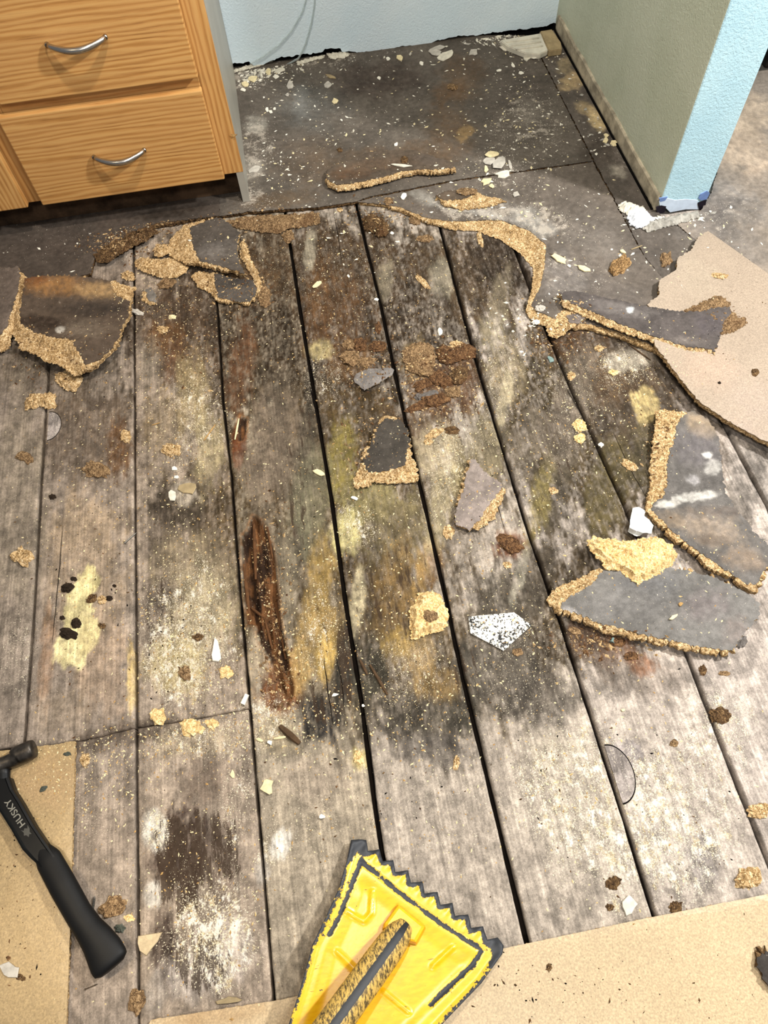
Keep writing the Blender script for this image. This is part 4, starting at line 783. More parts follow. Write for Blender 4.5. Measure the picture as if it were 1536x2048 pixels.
# splintered nick on the stile edge
nk = mesh_from('splinter', [(-.120, CF-.002, .200), (-.112, CF-.004, .203), (-.113, CF-.001, .199), (-.128, CF-.003, .205), (-.122, CF-.004, .197)], [(0, 1, 2), (0, 3, 1), (0, 2, 4), (0, 4, 3), (1, 3, 4), (1, 4, 2)], M['splinter']); adopt(nk, cab)

# dark piece of furniture at the far right
fr = thing('dark_furniture', 'dark brown furniture piece at the far right edge behind the stub wall', 'furniture', (1.75, 2.3, .013))
for n_, lo, hi in (('carcass', (1.40, 1.90, .075), (2.1, 2.6, .80)), ('leg', (1.43, 1.95, .0135), (1.47, 1.99, .075)), ('leg', (1.43, 2.5, .0135), (1.47, 2.54, .075)), ('leg', (2.02, 1.95, .0135), (2.06, 1.99, .075)), ('leg', (2.02, 2.5, .0135), (2.06, 2.54, .075))):
    adopt(box(n_, lo, hi, M['furniture'], None, .006), fr)

# ------------------------------------------------------------------ height of what lies at a point
bpy.context.view_layer.update()
def build_bvh():
    V = []; F = []
    for o in PLANKS + SOLID:
        me = o.data; n = len(V); mw = o.matrix_world; V += [mw @ v.co for v in me.vertices]; F += [tuple(i+n for i in p.vertices) for p in me.polygons]
    return BVHTree.FromPolygons(V, F)
BVH = build_bvh()
def surf(x, y):
    h = BVH.ray_cast(Vector((x, y, .5)), Vector((0, 0, -1)))
    return h[0].z if h[0] is not None else 0.0
def place(px, py):
    z = 0.0
    for _ in range(4):
        p = FL(px, py, z); z = max(surf(p[0], p[1]), -.02)
    return np.array([p[0], p[1], z])

# ------------------------------------------------------------------ dustpan
PB0, PB1 = FL(718, 1683, .012), FL(1000, 1890, .012)
bl = (PB1-PB0)/np.linalg.norm(PB1-PB0); back = np.array([bl[1], -bl[0], 0.])
if back[1] > 0: back = -back
TILT = .20
pn = np.cross(bl, back + np.array([0, 0, TILT])); pn = pn/np.linalg.norm(pn)
if pn[2] < 0: pn = -pn
def PP(px, py): return PLN(px, py, PB0, pn)
bt = (back + np.array([0, 0, TILT])); bt = bt/np.linalg.norm(bt)
def loc2(p): d = p-PB0; return np.array([d @ bl, d @ bt])
PAN_OUT = [(702, 1680), (716, 1678), (733, 1679), (736, 1701), (759, 1698), (766, 1722), (787, 1719), (791, 1743), (817, 1740), (822, 1765), (845, 1762), (850, 1786), (876, 1783), (881, 1809), (905, 1805), (911, 1831), (937, 1828), (943, 1855), (967, 1852), (975, 1879), (996, 1874), (1007, 1892), (1004, 1908), (962, 1967), (907, 2024), (860, 2074), (800, 2140), (540, 2160), (560, 2096), (578, 2048), (600, 1980), (625, 1890), (650, 1838), (677, 1779), (693, 1724)]
po = np.array([loc2(PP(*p)) for p in PAN_OUT]); pod = densify(po, .003, 0)
lo, hi = pod.min(0), pod.max(0); g = np.stack([a.ravel() for a in np.meshgrid(np.arange(lo[0], hi[0], .0026), np.arange(lo[1], hi[1], .0026))], 1)
g = g[pts_in_poly(g, pod)]; g = g[dist_poly(g, pod) > .0014]; Pn = np.vstack([pod, g]); npd = len(pod)
vo, _, fo, *_ = delaunay_2d_cdt([Vector(p) for p in Pn], [(i, (i+1) % npd) for i in range(npd)], [], 1, 1e-7)
Q = np.array([list(v) for v in vo])
sideL = np.array([loc2(PP(*p)) for p in [(705, 1684), (693, 1724), (677, 1779), (650, 1838), (625, 1890), (600, 1980), (578, 2048), (545, 2150)]])
sideR = np.array([loc2(PP(*p)) for p in [(1006, 1893), (1004, 1908), (962, 1967), (907, 2024), (860, 2074), (800, 2140)]])
groove = np.array([loc2(PP(*p)) for p in [(722, 1722), (800, 1786), (880, 1846), (959, 1897)]])
grL = np.array([loc2(PP(*p)) for p in [(722, 1722), (700, 1780), (680, 1830), (660, 1868)]]); grR = np.array([loc2(PP(*p)) for p in [(962, 1902), (945, 1930), (900, 1972), (860, 2010)]])
ribs = [np.array([loc2(PP(*p)) for p in r]) for r in ([(674, 1902), (720, 1948)], [(768, 1982), (818, 2024)], [(905, 1895), (866, 1932)], [(745, 1782), (742, 1826), (728, 1842), (692, 1822)])]
dS = np.minimum(dist_poly(Q, sideL, False), dist_poly(Q, sideR, False)); dG = np.minimum(dist_poly(Q, groove, False), np.minimum(dist_poly(Q, grL, False), dist_poly(Q, grR, False))); dO = dist_poly(Q, pod)
hgt = .006*np.clip(1-dS/.010, 0, 1)**1.5 - .0022*np.exp(-(dG/.0022)**2)
dfr = dist_poly(Q, groove, False)
inside_face = sstep((Q[:, 1]-.028)/.03); hgt += -.004*inside_face*sstep((dS-.018)/.02)
for r in ribs: hgt += .0030*np.exp(-(dist_poly(Q, r, False)/.0030)**2)
tooth = sstep((.022-Q[:, 1])/.02); hgt += .0015*np.cos(Q[:, 0]/.0168*2*math.pi)*tooth*np.clip(1-Q[:, 1]/.022, 0, 1)
hgt -= .002*np.clip(1-dO/.003, 0, 1)
wear = 1.0*np.exp(-(dO/.0068)**2)*(Q[:, 1] < .030) + 1.0*np.exp(-(dG/.0029)**2)*(.40+.75*vnoise(Q[:, 0]*90, Q[:, 1]*90)) + .42*np.exp(-(dO/.006)**2) + .32*np.exp(-(dG/.012)**2)
corner = np.minimum(np.linalg.norm(Q-loc2(PP(716, 1690)), axis=1), np.linalg.norm(Q-loc2(PP(995, 1886)), axis=1)); wear = np.clip(wear + np.exp(-(corner/.014)**2) + .30*np.exp(-(dS/.012)**2), 0, 1)
def pan_pt(q, h): return PB0 + bl*q[0] + bt*q[1] + pn*h
Vp = [pan_pt(q, h) for q, h in zip(Q, hgt)]; n0 = len(Vp); Vp += [pan_pt(q, h-.0028) for q, h in zip(Q, hgt)]
Fp = [tuple(f) for f in fo]; cnt = {(a, b) for f in Fp for a, b in zip(f, f[1:]+f[:1])}
Fp2 = Fp + [tuple(i+n0 for i in reversed(f)) for f in Fp] + [(b, a, a+n0, b+n0) for (a, b) in cnt if (b, a) not in cnt]
if np.cross(Vp[Fp[0][1]]-Vp[Fp[0][0]], Vp[Fp[0][2]]-Vp[Fp[0][0]]) @ pn < 0: Fp2 = [f[::-1] for f in Fp2]
def m_yellow(name='worn_yellow_plastic'):
    m = NM(name, .32, .5); w = m.attr('wear', 'Fac'); n = m.noise(m.mapv(), 130, 6, .72); s = m.noise(m.mapv((60, 200, 60), rot=(0, 0, .6)), 1, 4, .6)
    k = m.mrange(m.math('ADD', w, m.math('MULTIPLY', m.math('SUBTRACT', n, .5), 1.6)), .52, .60)
    sp = m.mrange(m.noise(m.mapv(), 95, 3, .6), .725, .74); scr = m.mrange(m.noise(m.mapv((40, 420, 40), rot=(0, 0, 1.05)), 1, 2, .5), .735, .75); sp = m.math('MAXIMUM', sp, m.math('MULTIPLY', scr, .85)); k = m.math('MAXIMUM', k, sp)
    c = m.mix(m.mrange(s, .35, .65), 'dda207', 'e5b010'); c = m.mix(m.mrange(w, .02, .5, 0, .6), c, 'd3b23a'); c = m.mix(k, c, '24272c'); m.color(c)
    m.rough(m.mrange(k, 0, 1, .30, .6)); m.bump(m.math('SUBTRACT', m.math('MULTIPLY', n, .3), k), .35, .0012); return m.m
M['yellow'] = m_yellow()
pan = thing('dustpan', 'yellow plastic dustpan with black-worn serrated teeth and handle at bottom', 'dustpan', tuple(PB0))
body = mesh_from('pan_body', Vp, Fp2, M['yellow'], None, None, True, dict(wear=np.concatenate([wear, wear]))); adopt(body, pan)
# socket block for the handle
sq = np.array([loc2(PP(*p)) for p in [(795, 1811), (850, 1856), (832, 1888), (814, 1884), (766, 1858), (768, 1848)]]); sc_ = sq.mean(0); Vb = []; Fb = []
lev = [(1.04, -.003), (1.0, .006), (.94, .011), (.80, .0125)]
for s, h in lev:
    for q in sq: Vb.append(pan_pt(sc_+(q-sc_)*s, h))
m_ = len(sq)
for L in range(3):
    for k in range(m_): k2 = (k+1) % m_; Fb.append((L*m_+k, L*m_+k2, (L+1)*m_+k2, (L+1)*m_+k))
Fb.append(tuple(3*m_+k for k in range(m_)))
bk = mesh_from('socket', Vb, Fb, M['yellow'], None, None, False, dict(wear=np.full(len(Vb), .16))); bmx = bmesh.new(); bmx.from_mesh(bk.data); bmesh.ops.recalc_face_normals(bmx, faces=bmx.faces); bmx.to_mesh(bk.data); bmx.free(); adopt(bk, pan)
# handle rising towards the viewer
H0 = PP(800, 1866) + pn*.014; H1 = FL(672, 2042, .105); hd = (H1-H0)/np.linalg.norm(H1-H0)
path = [H0 + hd*t for t in (-.012, 0, .01, .03, .06, .10, .14, .18, .22, .25, .262)]; rad = [.012, .0175, .0200, .0215, .0220, .0220, .0220, .0220, .022, .019, .010]
Vh, Fh = tube_rings(path, [(r, r*.8) for r in rad], 24); ang = np.tile(np.arange(24)/24*2*math.pi, len(path)); ts = np.repeat(np.linspace(0, 1, len(path)), 24)
# denser handle
pp = []; rr_ = []; T = np.linspace(0, 1, 90); tt = np.array([-.012, 0, .01, .03, .06, .10, .14, .18, .22, .25, .262])
for q in T: t = tt[0]+(tt[-1]-tt[0])*q; pp.append(H0+hd*t); r = np.interp(t, tt, rad); rr_.append((r, r*.8))
Vh, Fh = tube_rings(pp, rr_, 32); ang = np.tile(np.arange(32)/32*2*math.pi, 90)
stripe = np.exp(-((np.angle(np.exp(1j*(ang-math.pi/2-.05))))/.30)**4)
def m_handle():
    m = NM('worn_handle', .5, .4); w = m.attr('wear', 'Fac'); n = m.noise(m.mapv((60, 60, 60)), 3, 6, .75); st = m.noise(m.mapv((330, 90, 150), rot=(0, 0, math.radians(30))), 1, 6, .75)
    c = m.mix(m.mrange(st, .42, .56), '4a3d26', 'c2a053'); c = m.mix(m.mrange(m.math('ADD', w, m.math('MULTIPLY', m.math('SUBTRACT', n, .5), .6)), .5, .6), c, '1c1e21'); m.color(c); m.bump(st, .3, .001); return m.m
adopt(mesh_from('handle', Vh, Fh, m_handle(), None, None, True, dict(wear=stripe)), pan)

# ------------------------------------------------------------------ hammer
ZH = .0095
ham = thing('hammer', 'black steel hammer with rubber grip lying on the tan board at left', 'hammer', tuple(FL(120, 1720, ZH)))
def hp(px, py, z): return FL(px, py, z)
def ham_tube(name, pts, mat, seg=20, par=ham, upv=(0, 0, 1)):
    # pts: px, py, halfwidth(m), halfheight(m), z centre
    P0 = np.array([hp(a, b, z) for a, b, w, h, z in pts]); wv = np.array([[w, h] for a, b, w, h, z in pts]); n = 48
    d = np.concatenate([[0], np.cumsum(np.linalg.norm(np.diff(P0, axis=0), axis=1))]); q = np.linspace(0, d[-1], n)
    path = [np.array([np.interp(t, d, P0[:, k]) for k in range(3)]) for t in q]; rad = [(float(np.interp(t, d, wv[:, 0])), float(np.interp(t, d, wv[:, 1]))) for t in q]
    V, F = tube_rings(path, rad, seg, 1, upv); o = mesh_from(name, V, F, mat, None, None, True); return adopt(o, par)
zc = ZH+.0125
# squared shank: a box-like I-beam section
def shank():
    L = [hp(*p) for p in [(-30, 1572, zc), (-14, 1594, zc), (1, 1618, zc), (28, 1661, zc), (50, 1700, zc), (66, 1717, zc), (90, 1738, zc)]]; Rr = [hp(*p) for p in [(22, 1556, zc), (30, 1580, zc), (47, 1607, zc), (72, 1652, zc), (94, 1684, zc), (112, 1710, zc), (125, 1732, zc)]]
    V = []; F = []; prof = [(0, -.009), (-.02, .004), (.0, .0085), (.10, .0095), (.16, .0075), (.84, .0075), (.90, .0095), (1.0, .0085), (1.02, .004), (1, -.009)]
    for a, b in zip(L, Rr):
        for s, h in prof: p = a+(b-a)*s; V.append((p[0], p[1], zc+h))
    m = len(prof)
    for i in range(len(L)-1):
        for k in range(m): k2 = (k+1) % m; F.append((i*m+k, i*m+k2, (i+1)*m+k2, (i+1)*m+k))
    F.append(tuple(range(m))); F.append(tuple((len(L)-1)*m+k for k in range(m)))
    o = mesh_from('shank', V, F, M['black']); bmx = bmesh.new(); bmx.from_mesh(o.data); bmesh.ops.recalc_face_normals(bmx, faces=bmx.faces); bmx.to_mesh(o.data); bmx.free(); return adopt(o, ham)
shank()
ham_tube('grip', [(82, 1698, .013, .0070, zc), (97, 1719, .0196, .0105, zc), (125, 1770, .0204, .0135, zc), (157, 1827, .0196, .0140, zc), (178, 1858, .0206, .0140, zc), (196, 1882, .0240, .0140, zc), (209, 1904, .0270, .0138, zc), (218, 1923, .0280, .0132, zc), (223, 1932, .0262, .0115, zc), (225, 1936, .019, .008, zc)], M['grip'], 28)
# head: striking face at right, cheek and claw towards the left edge
ham_tube('head', [(-70, 1600, .0035, .006, zc+.004), (-50, 1568, .009, .010, zc+.004), (-28, 1545, .013, .013, zc+.004), (-4, 1532, .0135, .014, zc+.004), (8, 1527, .0115, .0115, zc+.004), (24, 1520, .0120, .0110, zc+.004), (30, 1517, .0135, .0125, zc+.004), (35, 1511, .0162, .0155, zc+.004), (63, 1499, .0164, .0155, zc+.004), (68, 1497, .0150, .0140, zc+.004)], M['head'], 24)
ham_tube('neck', [(-6, 1530, .012, .010, zc+.002), (4, 1545, .0135, .0095, zc+.001), (2, 1560, .0150, .0085, zc-.001), (6, 1578, .0165, .006, zc-.002)], M['black'], 16)
# lettering on the shank
def lettering(txt, a, b, size, name, z):
    cu = bpy.data.curves.new(name, 'FONT'); cu.body = txt; cu.size = 1.0; cu.extrude = .02; cu.align_x = 'CENTER'; cu.align_y = 'CENTER'; cu.space_character = 1.05; cu.offset = .012
    to = bpy.data.objects.new(name, cu); COL.objects.link(to); bpy.context.view_layer.update()
    me = bpy.data.meshes.new_from_object(to.evaluated_get(bpy.context.evaluated_depsgraph_get())); bpy.data.objects.remove(to)
    me.materials.clear(); me.materials.append(M['letter'])
    xs = [v.co.x for v in me.vertices]; wdt = max(xs)-min(xs); pa, pb = FL(*a, z), FL(*b, z); u = pb-pa; L = np.linalg.norm(u); u = u/L; v = np.array([-u[1], u[0], 0])
    for vv in me.vertices:
        c = vv.co.copy(); p = (pa+pb)/2 + u*(c.x/wdt*L) + v*(c.y*size) + np.array([0, 0, c.z*.02]); vv.co = Vector(p)
    o = bpy.data.objects.new(name, me); COL.objects.link(o); return adopt(o, ham)
zl = zc+.0076
lettering('HUSKY', (46.5, 1652), (14.5, 1600), .0140, 'lettering', zl)
# small dog-head emblem below the word
u0 = FL(48, 1655, zl); u1 = FL(59, 1672, zl); eu = (u1-u0); el = np.linalg.norm(eu); eu /= el; ev = np.array([-eu[1], eu[0], 0])
em = [(0.0, -.55), (.25, -.30), (.10, .0), (.30, .35), (.05, .62), (.45, .60), (.70, .35), (1.0, .42), (.86, .12), (1.05, -.15), (.75, -.30), (.62, -.62), (.40, -.40)]
Ve = [u0+eu*(a*el)+ev*(b*.010) + np.array([0, 0, .0006]) for a, b in em]; Ve += [v-np.array([0, 0, .0012]) for v in Ve]; ne = len(em)
oe = mesh_from('emblem', Ve, [tuple(range(ne)), tuple(range(2*ne-1, ne-1, -1))] + [(k, (k+1) % ne, ne+(k+1) % ne, ne+k) for k in range(ne)], m_plain('dim_emblem', '3d3c37', .5, .4, .15, 60, 0)); adopt(oe, ham)

# ------------------------------------------------------------------ chips, crumbs, nails
RNG = random.Random(5)
def chip(name, px, py, wpx, hpx, ang, mat, label, cat, th=.0022, sides=8, group=None, tilt=.0, seed=None, lift=.0, poly=None):
    """a thin flat flake with a broken outline"""
    rg = random.Random(seed if seed is not None else px*13+py); p = place(px, py); s = np.linalg.norm(FL(px+1, py, p[2])-FL(px, py, p[2])); s2 = np.linalg.norm(FL(px, py+1, p[2])-FL(px, py, p[2]))
    a0 = math.radians(ang); pts = []
    if poly: pts = [FL(a, b, p[2])[:2]-p[:2] for a, b in poly]
    else:
        for k in range(sides):
            a = 2*math.pi*(k+rg.uniform(-.38, .38))/sides; r = rg.uniform(.62, 1.18); u, v = wpx/2*math.cos(a)*r, hpx/2*math.sin(a)*r
            q = FL(px + u*math.cos(a0)-v*math.sin(a0), py + u*math.sin(a0)+v*math.cos(a0), p[2])[:2]-p[:2]; pts.append(q)
    n = len(pts); tx, ty = rg.uniform(-1, 1)*tilt, rg.uniform(-1, 1)*tilt; V = []; F = []
    ar = sum(pts[k][0]*pts[(k+1) % n][1]-pts[(k+1) % n][0]*pts[k][1] for k in range(n))
    if ar < 0: pts = pts[::-1]
    mn = min(q[0]*tx+q[1]*ty for q in pts)
    for f, z in ((.97, 0.0), (1.0, th*.5), (.93, th)):
        for q in pts: V.append((q[0]*f, q[1]*f, z + q[0]*tx+q[1]*ty - mn*.8 + rg.uniform(-.1, .1)*th + lift))
    c = len(V); V.append((0, 0, th*1.05-mn*.8+lift))
    F.append(tuple(range(n-1, -1, -1)))
    for L in range(2):
        for k in range(n): k2 = (k+1) % n; F.append((L*n+k, L*n+k2, (L+1)*n+k2, (L+1)*n+k))
    for k in range(n): F.append((2*n+k, 2*n+(k+1) % n, c))
    o = mesh_from(name, V, F, mat); o.location = (p[0], p[1], p[2]+.0002); tag(o, label, cat, group); return o
def crumb(name, px, py, wpx, hpx, ang, mat, label, cat, hh=.5, group=None, sub=3, rough=.35, seed=None):
    """a lumpy clod"""
    sd = seed if seed is not None else int(px*7+py*3); p = place(px, py); a0 = math.radians(ang); c0 = np.array([math.cos(a0), math.sin(a0)])
    e1 = (FL(px+c0[0]*wpx/2, py+c0[1]*wpx/2, p[2])-p)[:2]; e2 = (FL(px-c0[1]*hpx/2, py+c0[0]*hpx/2, p[2])-p)[:2]; h = hh*min(np.linalg.norm(e1), np.linalg.norm(e2))*2
    bmx = bmesh.new(); bmesh.ops.create_icosphere(bmx, subdivisions=sub, radius=1.0)
    for v in bmx.verts:
        d = v.co.normalized(); n = float(fbm(np.array([d.x*2.3+sd]), np.array([d.y*2.3+d.z*1.7+sd*.37]), 5, .85)[0]); r = 1+rough*n*2.3
        x, y, z = d.x*r, d.y*r, d.z*r; w = e1*x+e2*y; v.co = (w[0], w[1], max(z, -.35)*h*.6+h*.2)
    bmesh.ops.recalc_face_normals(bmx, faces=bmx.faces)
    o = bm_obj(name, bmx, mat); o.location = (p[0], p[1], p[2]); tag(o, label, cat, group); return o
def stick(name, a, b, w, h, mat, label, cat, lift=0.0, taper=.6, seg=6, bow=0.0):
    pa, pb = place(*a), place(*b); z = max(pa[2], pb[2]); path = []; rad = []
    for k in range(7):
        t = k/6; p = pa+(pb-pa)*t; path.append((p[0], p[1], pa[2]+(pb[2]-pa[2])*t + h + lift + bow*math.sin(math.pi*t))); f = 1-(1-taper)*abs(2*t-1)**2; rad.append((w*f, h*f))
    V, F = tube_rings(path, rad, seg); o = mesh_from(name, V, F, mat); rebase(o, tuple((pa+pb)/2)); tag(o, label, cat, 'wood splinters strewn over the planks'); return o

# --- plaster and paint chips in the alcove
WC = 'plaster chip'
for a in [
 (876, 98, 40, 14, -12, 'greychip', 'long pale chip at the back of the alcove, upper of three'), (872, 108, 30, 14, 0, 'greychip', 'short pale chip just below the long chip at the alcove back'), (892, 112, 34, 16, -20, 'plaster', 'rectangular pale chip lowest of the three at the alcove back'),
 (946, 105, 22, 14, -15, 'greychip', 'lone square grey chip right of the three back chips'), (800, 117, 16, 10, 20, 'cream', 'pale chip left of the three chips at the alcove back'), (776, 119, 10, 8, 0, 'white', 'small round chip left of the pale chips near the back wall'), (843, 129, 10, 8, 20, 'white', 'small chip below the three chips at the alcove back'),
 (490, 170, 16, 14, 0, 'cream', 'cream chip against the cabinet side, left of a pair'), (507, 159, 20, 15, 0, 'cream', 'cream chip by the cabinet side, right of a pair'), (486, 180, 12, 9, 0, 'white', 'small white chip lowest by the cabinet side'), (537, 144, 16, 14, 10, 'cream', 'cream lump under the torn wall near the cabinet'), (553, 154, 14, 10, 0, 'white', 'white oval chip under the torn wall near the cabinet'), (560, 142, 24, 8, -15, 'plaster', 'flat plaster flake right of the cream lump by the torn wall'),
 (581, 172, 15, 14, -30, 'greychip', 'grey square chip on the left of the alcove floor'), (655, 171, 17, 12, -10, 'greychip', 'grey wedge chip in the middle of the alcove floor'), (671, 203, 18, 11, 10, 'cream', 'pale oval chip below the grey wedge chip'), (575, 191, 10, 8, 0, 'greychip', 'small grey chip below the grey square chip'), (661, 154, 22, 7, 25, 'wood_tan', 'thin tan flake above the grey wedge chip'),
 (534, 220, 8, 9, 0, 'white', 'leftmost of three tiny white chips near the cabinet'), (541, 225, 8, 6, 0, 'white', 'middle of three tiny white chips near the cabinet'), (549, 218, 7, 6, 0, 'white', 'rightmost of three tiny white chips near the cabinet'), (758, 157, 9, 8, 0, 'white', 'single round white chip right of the grey wedge chip'),
 (508, 340, 30, 14, -20, 'greychip', 'long pale flake beside the cabinet foot'), (803, 333, 42, 6, 6, 'plaster', 'thin white strip lying on the brown-edged flap'), (807, 394, 12, 18, 12, 'white', 'small upright white rectangle at the top of the torn hole'), (1032, 390, 14, 15, 5, 'greychip', 'small square grey chip below the pile of pale flakes'), (792, 290, 10, 7, -30, 'white', 'single white chip on the flap above the strip'),
 (985, 310, 34, 18, -15, 'cream', 'cream flake topping the pile of pale flakes'), (978, 323, 24, 18, 10, 'greychip', 'grey-white flake at the left of the pile of pale flakes'), (999, 326, 36, 26, -35, 'greychip', 'large grey flake in the middle of the pile of pale flakes'), (972, 339, 11, 14, 0, 'cream', 'narrow cream flake left below the pile of pale flakes'), (1008, 350, 34, 13, -5, 'plaster', 'tapering flake below the pile of pale flakes'), (1019, 355, 15, 10, -30, 'cream', 'small flake at the right end of the tapering flake'), (1020, 332, 8, 20, -15, 'greychip', 'thin grey sliver at the right of the pile of pale flakes'), (974, 364, 26, 16, -15, 'cream', 'pale yellow flake below the pile of pale flakes'), (983, 373, 11, 9, 30, 'cream', 'small yellow chip beside the pale yellow flake'),
 (1025, 87, 0, 0, 0, None, ''), (1210, 281, 11, 16, 10, 'cream', 'curled cream chip by the olive wall, uppermost of three'), (1228, 288, 18, 12, -20, 'cream', 'cream chip by the olive wall, right of three'), (1212, 272, 10, 8, 0, 'cream', 'tiny cream chip touching the olive wall strip'), (1204, 229, 8, 18, 0, 'cream', 'upright cream chip leaning by the olive wall strip'),
 (1053, 118, 20, 12, 0, 'plaster', 'white flake left below the white wood block'), (1066, 113, 16, 14, 30, 'white', 'white flake below the white wood block, right of a pair'), (1008, 99, 18, 11, 20, 'plaster', 'broken flake left of the white wood block'), (1026, 132, 9, 8, 0, 'white', 'tiny white chip below the white wood block'), (1042, 147, 12, 8, 20, 'white', 'white chip in front of the white wood block'), (998, 142, 10, 5, 0, 'white', 'thin white chip left front of the white wood block'),
 (1117, 518, 44, 13, 20, 'cream', 'long pale yellow leaf-like chip right of the torn hole'), (1166, 538, 32, 12, 18, 'cream', 'shorter pale yellow chip right of the leaf-like chip'), (1245, 504, 15, 7, 15, 'cream', 'pale yellow chip on the grey flooring above the bark bit'), (1138, 533, 8, 7, 0, 'white', 'tiny white bead between the two yellow chips'),
 (1101, 720, 16, 12, 40, 'teal', 'small teal scrap on the planks below the tan fragment'), (1345, 1236, 26, 8, -28, 'cream', 'thin yellow wood chip on the leaf-shaped slab'), (1361, 1209, 12, 10, 0, 'splinter', 'tiny tan chip above the yellow wood chip'), (1257, 1812, 40, 36, 60, 'plaster', 'white jagged chip near the bottom right joint'), (1246, 1420, 12, 8, 0, 'cream', 'small cream chip on the lower right planks'),
 (534, 1574, 30, 36, 0, 'cream', 'yellow torn flake at the joint above the dustpan'), (466, 1549, 10, 18, 0, 'cream', 'small yellow flake left of the yellow torn flake'), (637, 946, 26, 10, 25, 'cream', 'small tan chip at the joint left of the charcoal slab'), (709, 997, 16, 8, 30, 'white', 'tiny white splinter below the charcoal slab'), (635, 570, 24, 9, -40, 'cream', 'pale chip on the upper planks below the crumbling strip'), (18, 1940, 40, 40, 0, 'greychip', 'grey flake on the tan board at the lower left corner'), (459, 2001, 50, 16, -6, 'wood_tan', 'flat tan flake at the bottom edge of the planks'),
 (350, 938, 14, 9, 0, 'white', 'white chip on the left plank, upper of two'), (354, 955, 12, 8, 0, 'white', 'white chip on the left plank, lower of two'), (345, 992, 18, 24, 10, 'plaster', 'white plaster blob stuck to the left plank'), (375, 978, 34, 30, 0, 'wood_tan', 'grey-brown patch flake next to the plaster blob'), (540, 1485, 14, 12, 0, 'white', 'white ball-like bit below the rotten hole'), (520, 1480, 20, 9, 20, 'cream', 'cream curl left of the white ball-like bit'), (726, 1412, 8, 8, 0, 'white', 'tiny white chip by the dark joint'), (670, 1390, 14, 7, -20, 'white', 'tiny white star-like chip below the rotten hole'), (752, 600, 10, 7, 0, 'white', 'tiny white chip at the wide gap on the upper planks'), (784, 467, 8, 6, 0, 'white', 'tiny white chip beside the dark fuzzy clump'), (645, 1633, 16, 10, 0, 'white', 'white smear-like chip above the dustpan'), (97, 1290, 0, 0, 0, None, '')]:
    px, py, w, h, an, mt, lb = a
    if mt: chip('plaster_chip' if mt in ('plaster', 'white', 'greychip') else 'chip', px, py, w, h, an, M[mt], lb, WC if mt in ('plaster', 'white', 'greychip') else 'chip', th=.0026 if w > 12 else .002, sides=9 if w > 20 else 7, tilt=.10, group='plaster chips strewn over the floor' if mt in ('plaster', 'white', 'greychip') else 'pale paint and wood chips strewn over the floor')
chip('chip', 300, 1886, 0, 0, 0, M['beigechip'], 'beige triangular chip at the joint right of the hammer grip', 'chip', .004, poly=[(277, 1872), (300, 1868), (326, 1864), (316, 1884), (304, 1898), (294, 1912), (280, 1902), (276, 1886)])
chip('plaster_chip', 432, 1302, 20, 44, 0, M['white'], 'white tall triangular chip on the plank left of the rotten hole', WC, .004, poly=[(430, 1276), (436, 1282), (440, 1300), (443, 1318), (437, 1324), (426, 1323), (424, 1312), (427, 1296)])
chip('plaster_chip', 490, 1400, 14, 26, 25, M['white'], 'white oblong chip at the joint below the rotten hole', WC, .006, poly=[(492, 1388), (499, 1391), (490, 1412), (482, 1408)])
# white lumps of plaster at the foot of the wall end
slab('plaster_lump', [(1239, 404), (1250, 397), (1264, 399), (1275, 404), (1290, 409), (1296, 418), (1284, 424), (1268, 424), (1256, 424), (1244, 414)], None, .0135, .012, 'upper white plaster lump at the foot of the stub wall', 73, core='plaster', cat='plaster lump', low=.25, edge_w=.014)
slab('plaster_lump', [(1256, 426), (1270, 417), (1288, 412), (1302, 420), (1314, 430), (1300, 440), (1279, 447), (1266, 440)], None, .0140, .017, 'lower bluish-white plaster lump at the foot of the stub wall', 74, core='plaster_blue', cat='plaster lump', low=.25, edge_w=.014)
for pl_, lb_, sd_ in (([(466, 136), (500, 126), (545, 112), (560, 107), (562, 111), (530, 124), (500, 133), (468, 141)], 'pale grey torn strip along the wall foot by the cabinet', 75), ([(592, 121), (615, 113), (648, 106), (648, 111), (620, 119), (596, 126)], 'pinkish plaster strip along the wall foot right of the tubes', 76), ([(652, 104), (690, 100), (700, 104), (690, 112), (660, 114)], 'pinkish plaster clump at the notch in the wall foot', 77)):
    slab('plaster_strip', pl_, None, .0135, .007, lb_, sd_, core='plaster', cat='plaster chip')
slab('mortar_ridge', [(1286, 452), (1300, 440), (1325, 432), (1350, 426), (1376, 421), (1398, 418), (1402, 428), (1380, 436), (1350, 444), (1316, 454), (1296, 458)], None, .0132, .010, 'crumbly grey mortar ridge along the foot of the wall end', 71, core='mortar', cat='mortar', crumble=.003)
# wood block and tan block in the back corner
def block_px(name, pl, z0, th, mat, label, ridges=0):
    P = [FL(a, b, z0+th)[:2] for a, b in pl]; c = np.mean(P, 0); bmx = bmesh.new(); t = [bmx.verts.new((*(p), z0+th)) for p in P]; b = [bmx.verts.new((*(p), z0)) for p in P]; n = len(P)
    bmx.faces.new(t); bmx.faces.new(b[::-1]); [bmx.faces.new((t[i], b[i], b[(i+1) % n], t[(i+1) % n])) for i in range(n)]
    bmesh.ops.recalc_face_normals(bmx, faces=bmx.faces); bmesh.ops.bevel(bmx, geom=list(bmx.edges), offset=.002, segments=2, affect='EDGES'); o = bm_obj(name, bmx, mat); rebase(o, (*c, z0)); tag(o, label, 'wood block'); return o
b1 = block_px('wood_block', [(1000, 80), (1070, 68), (1082, 66), (1096, 100), (1080, 108), (1050, 106), (1015, 92)], .0135, .016, M['wood_white'], 'white painted ridged wood block in the back right corner')
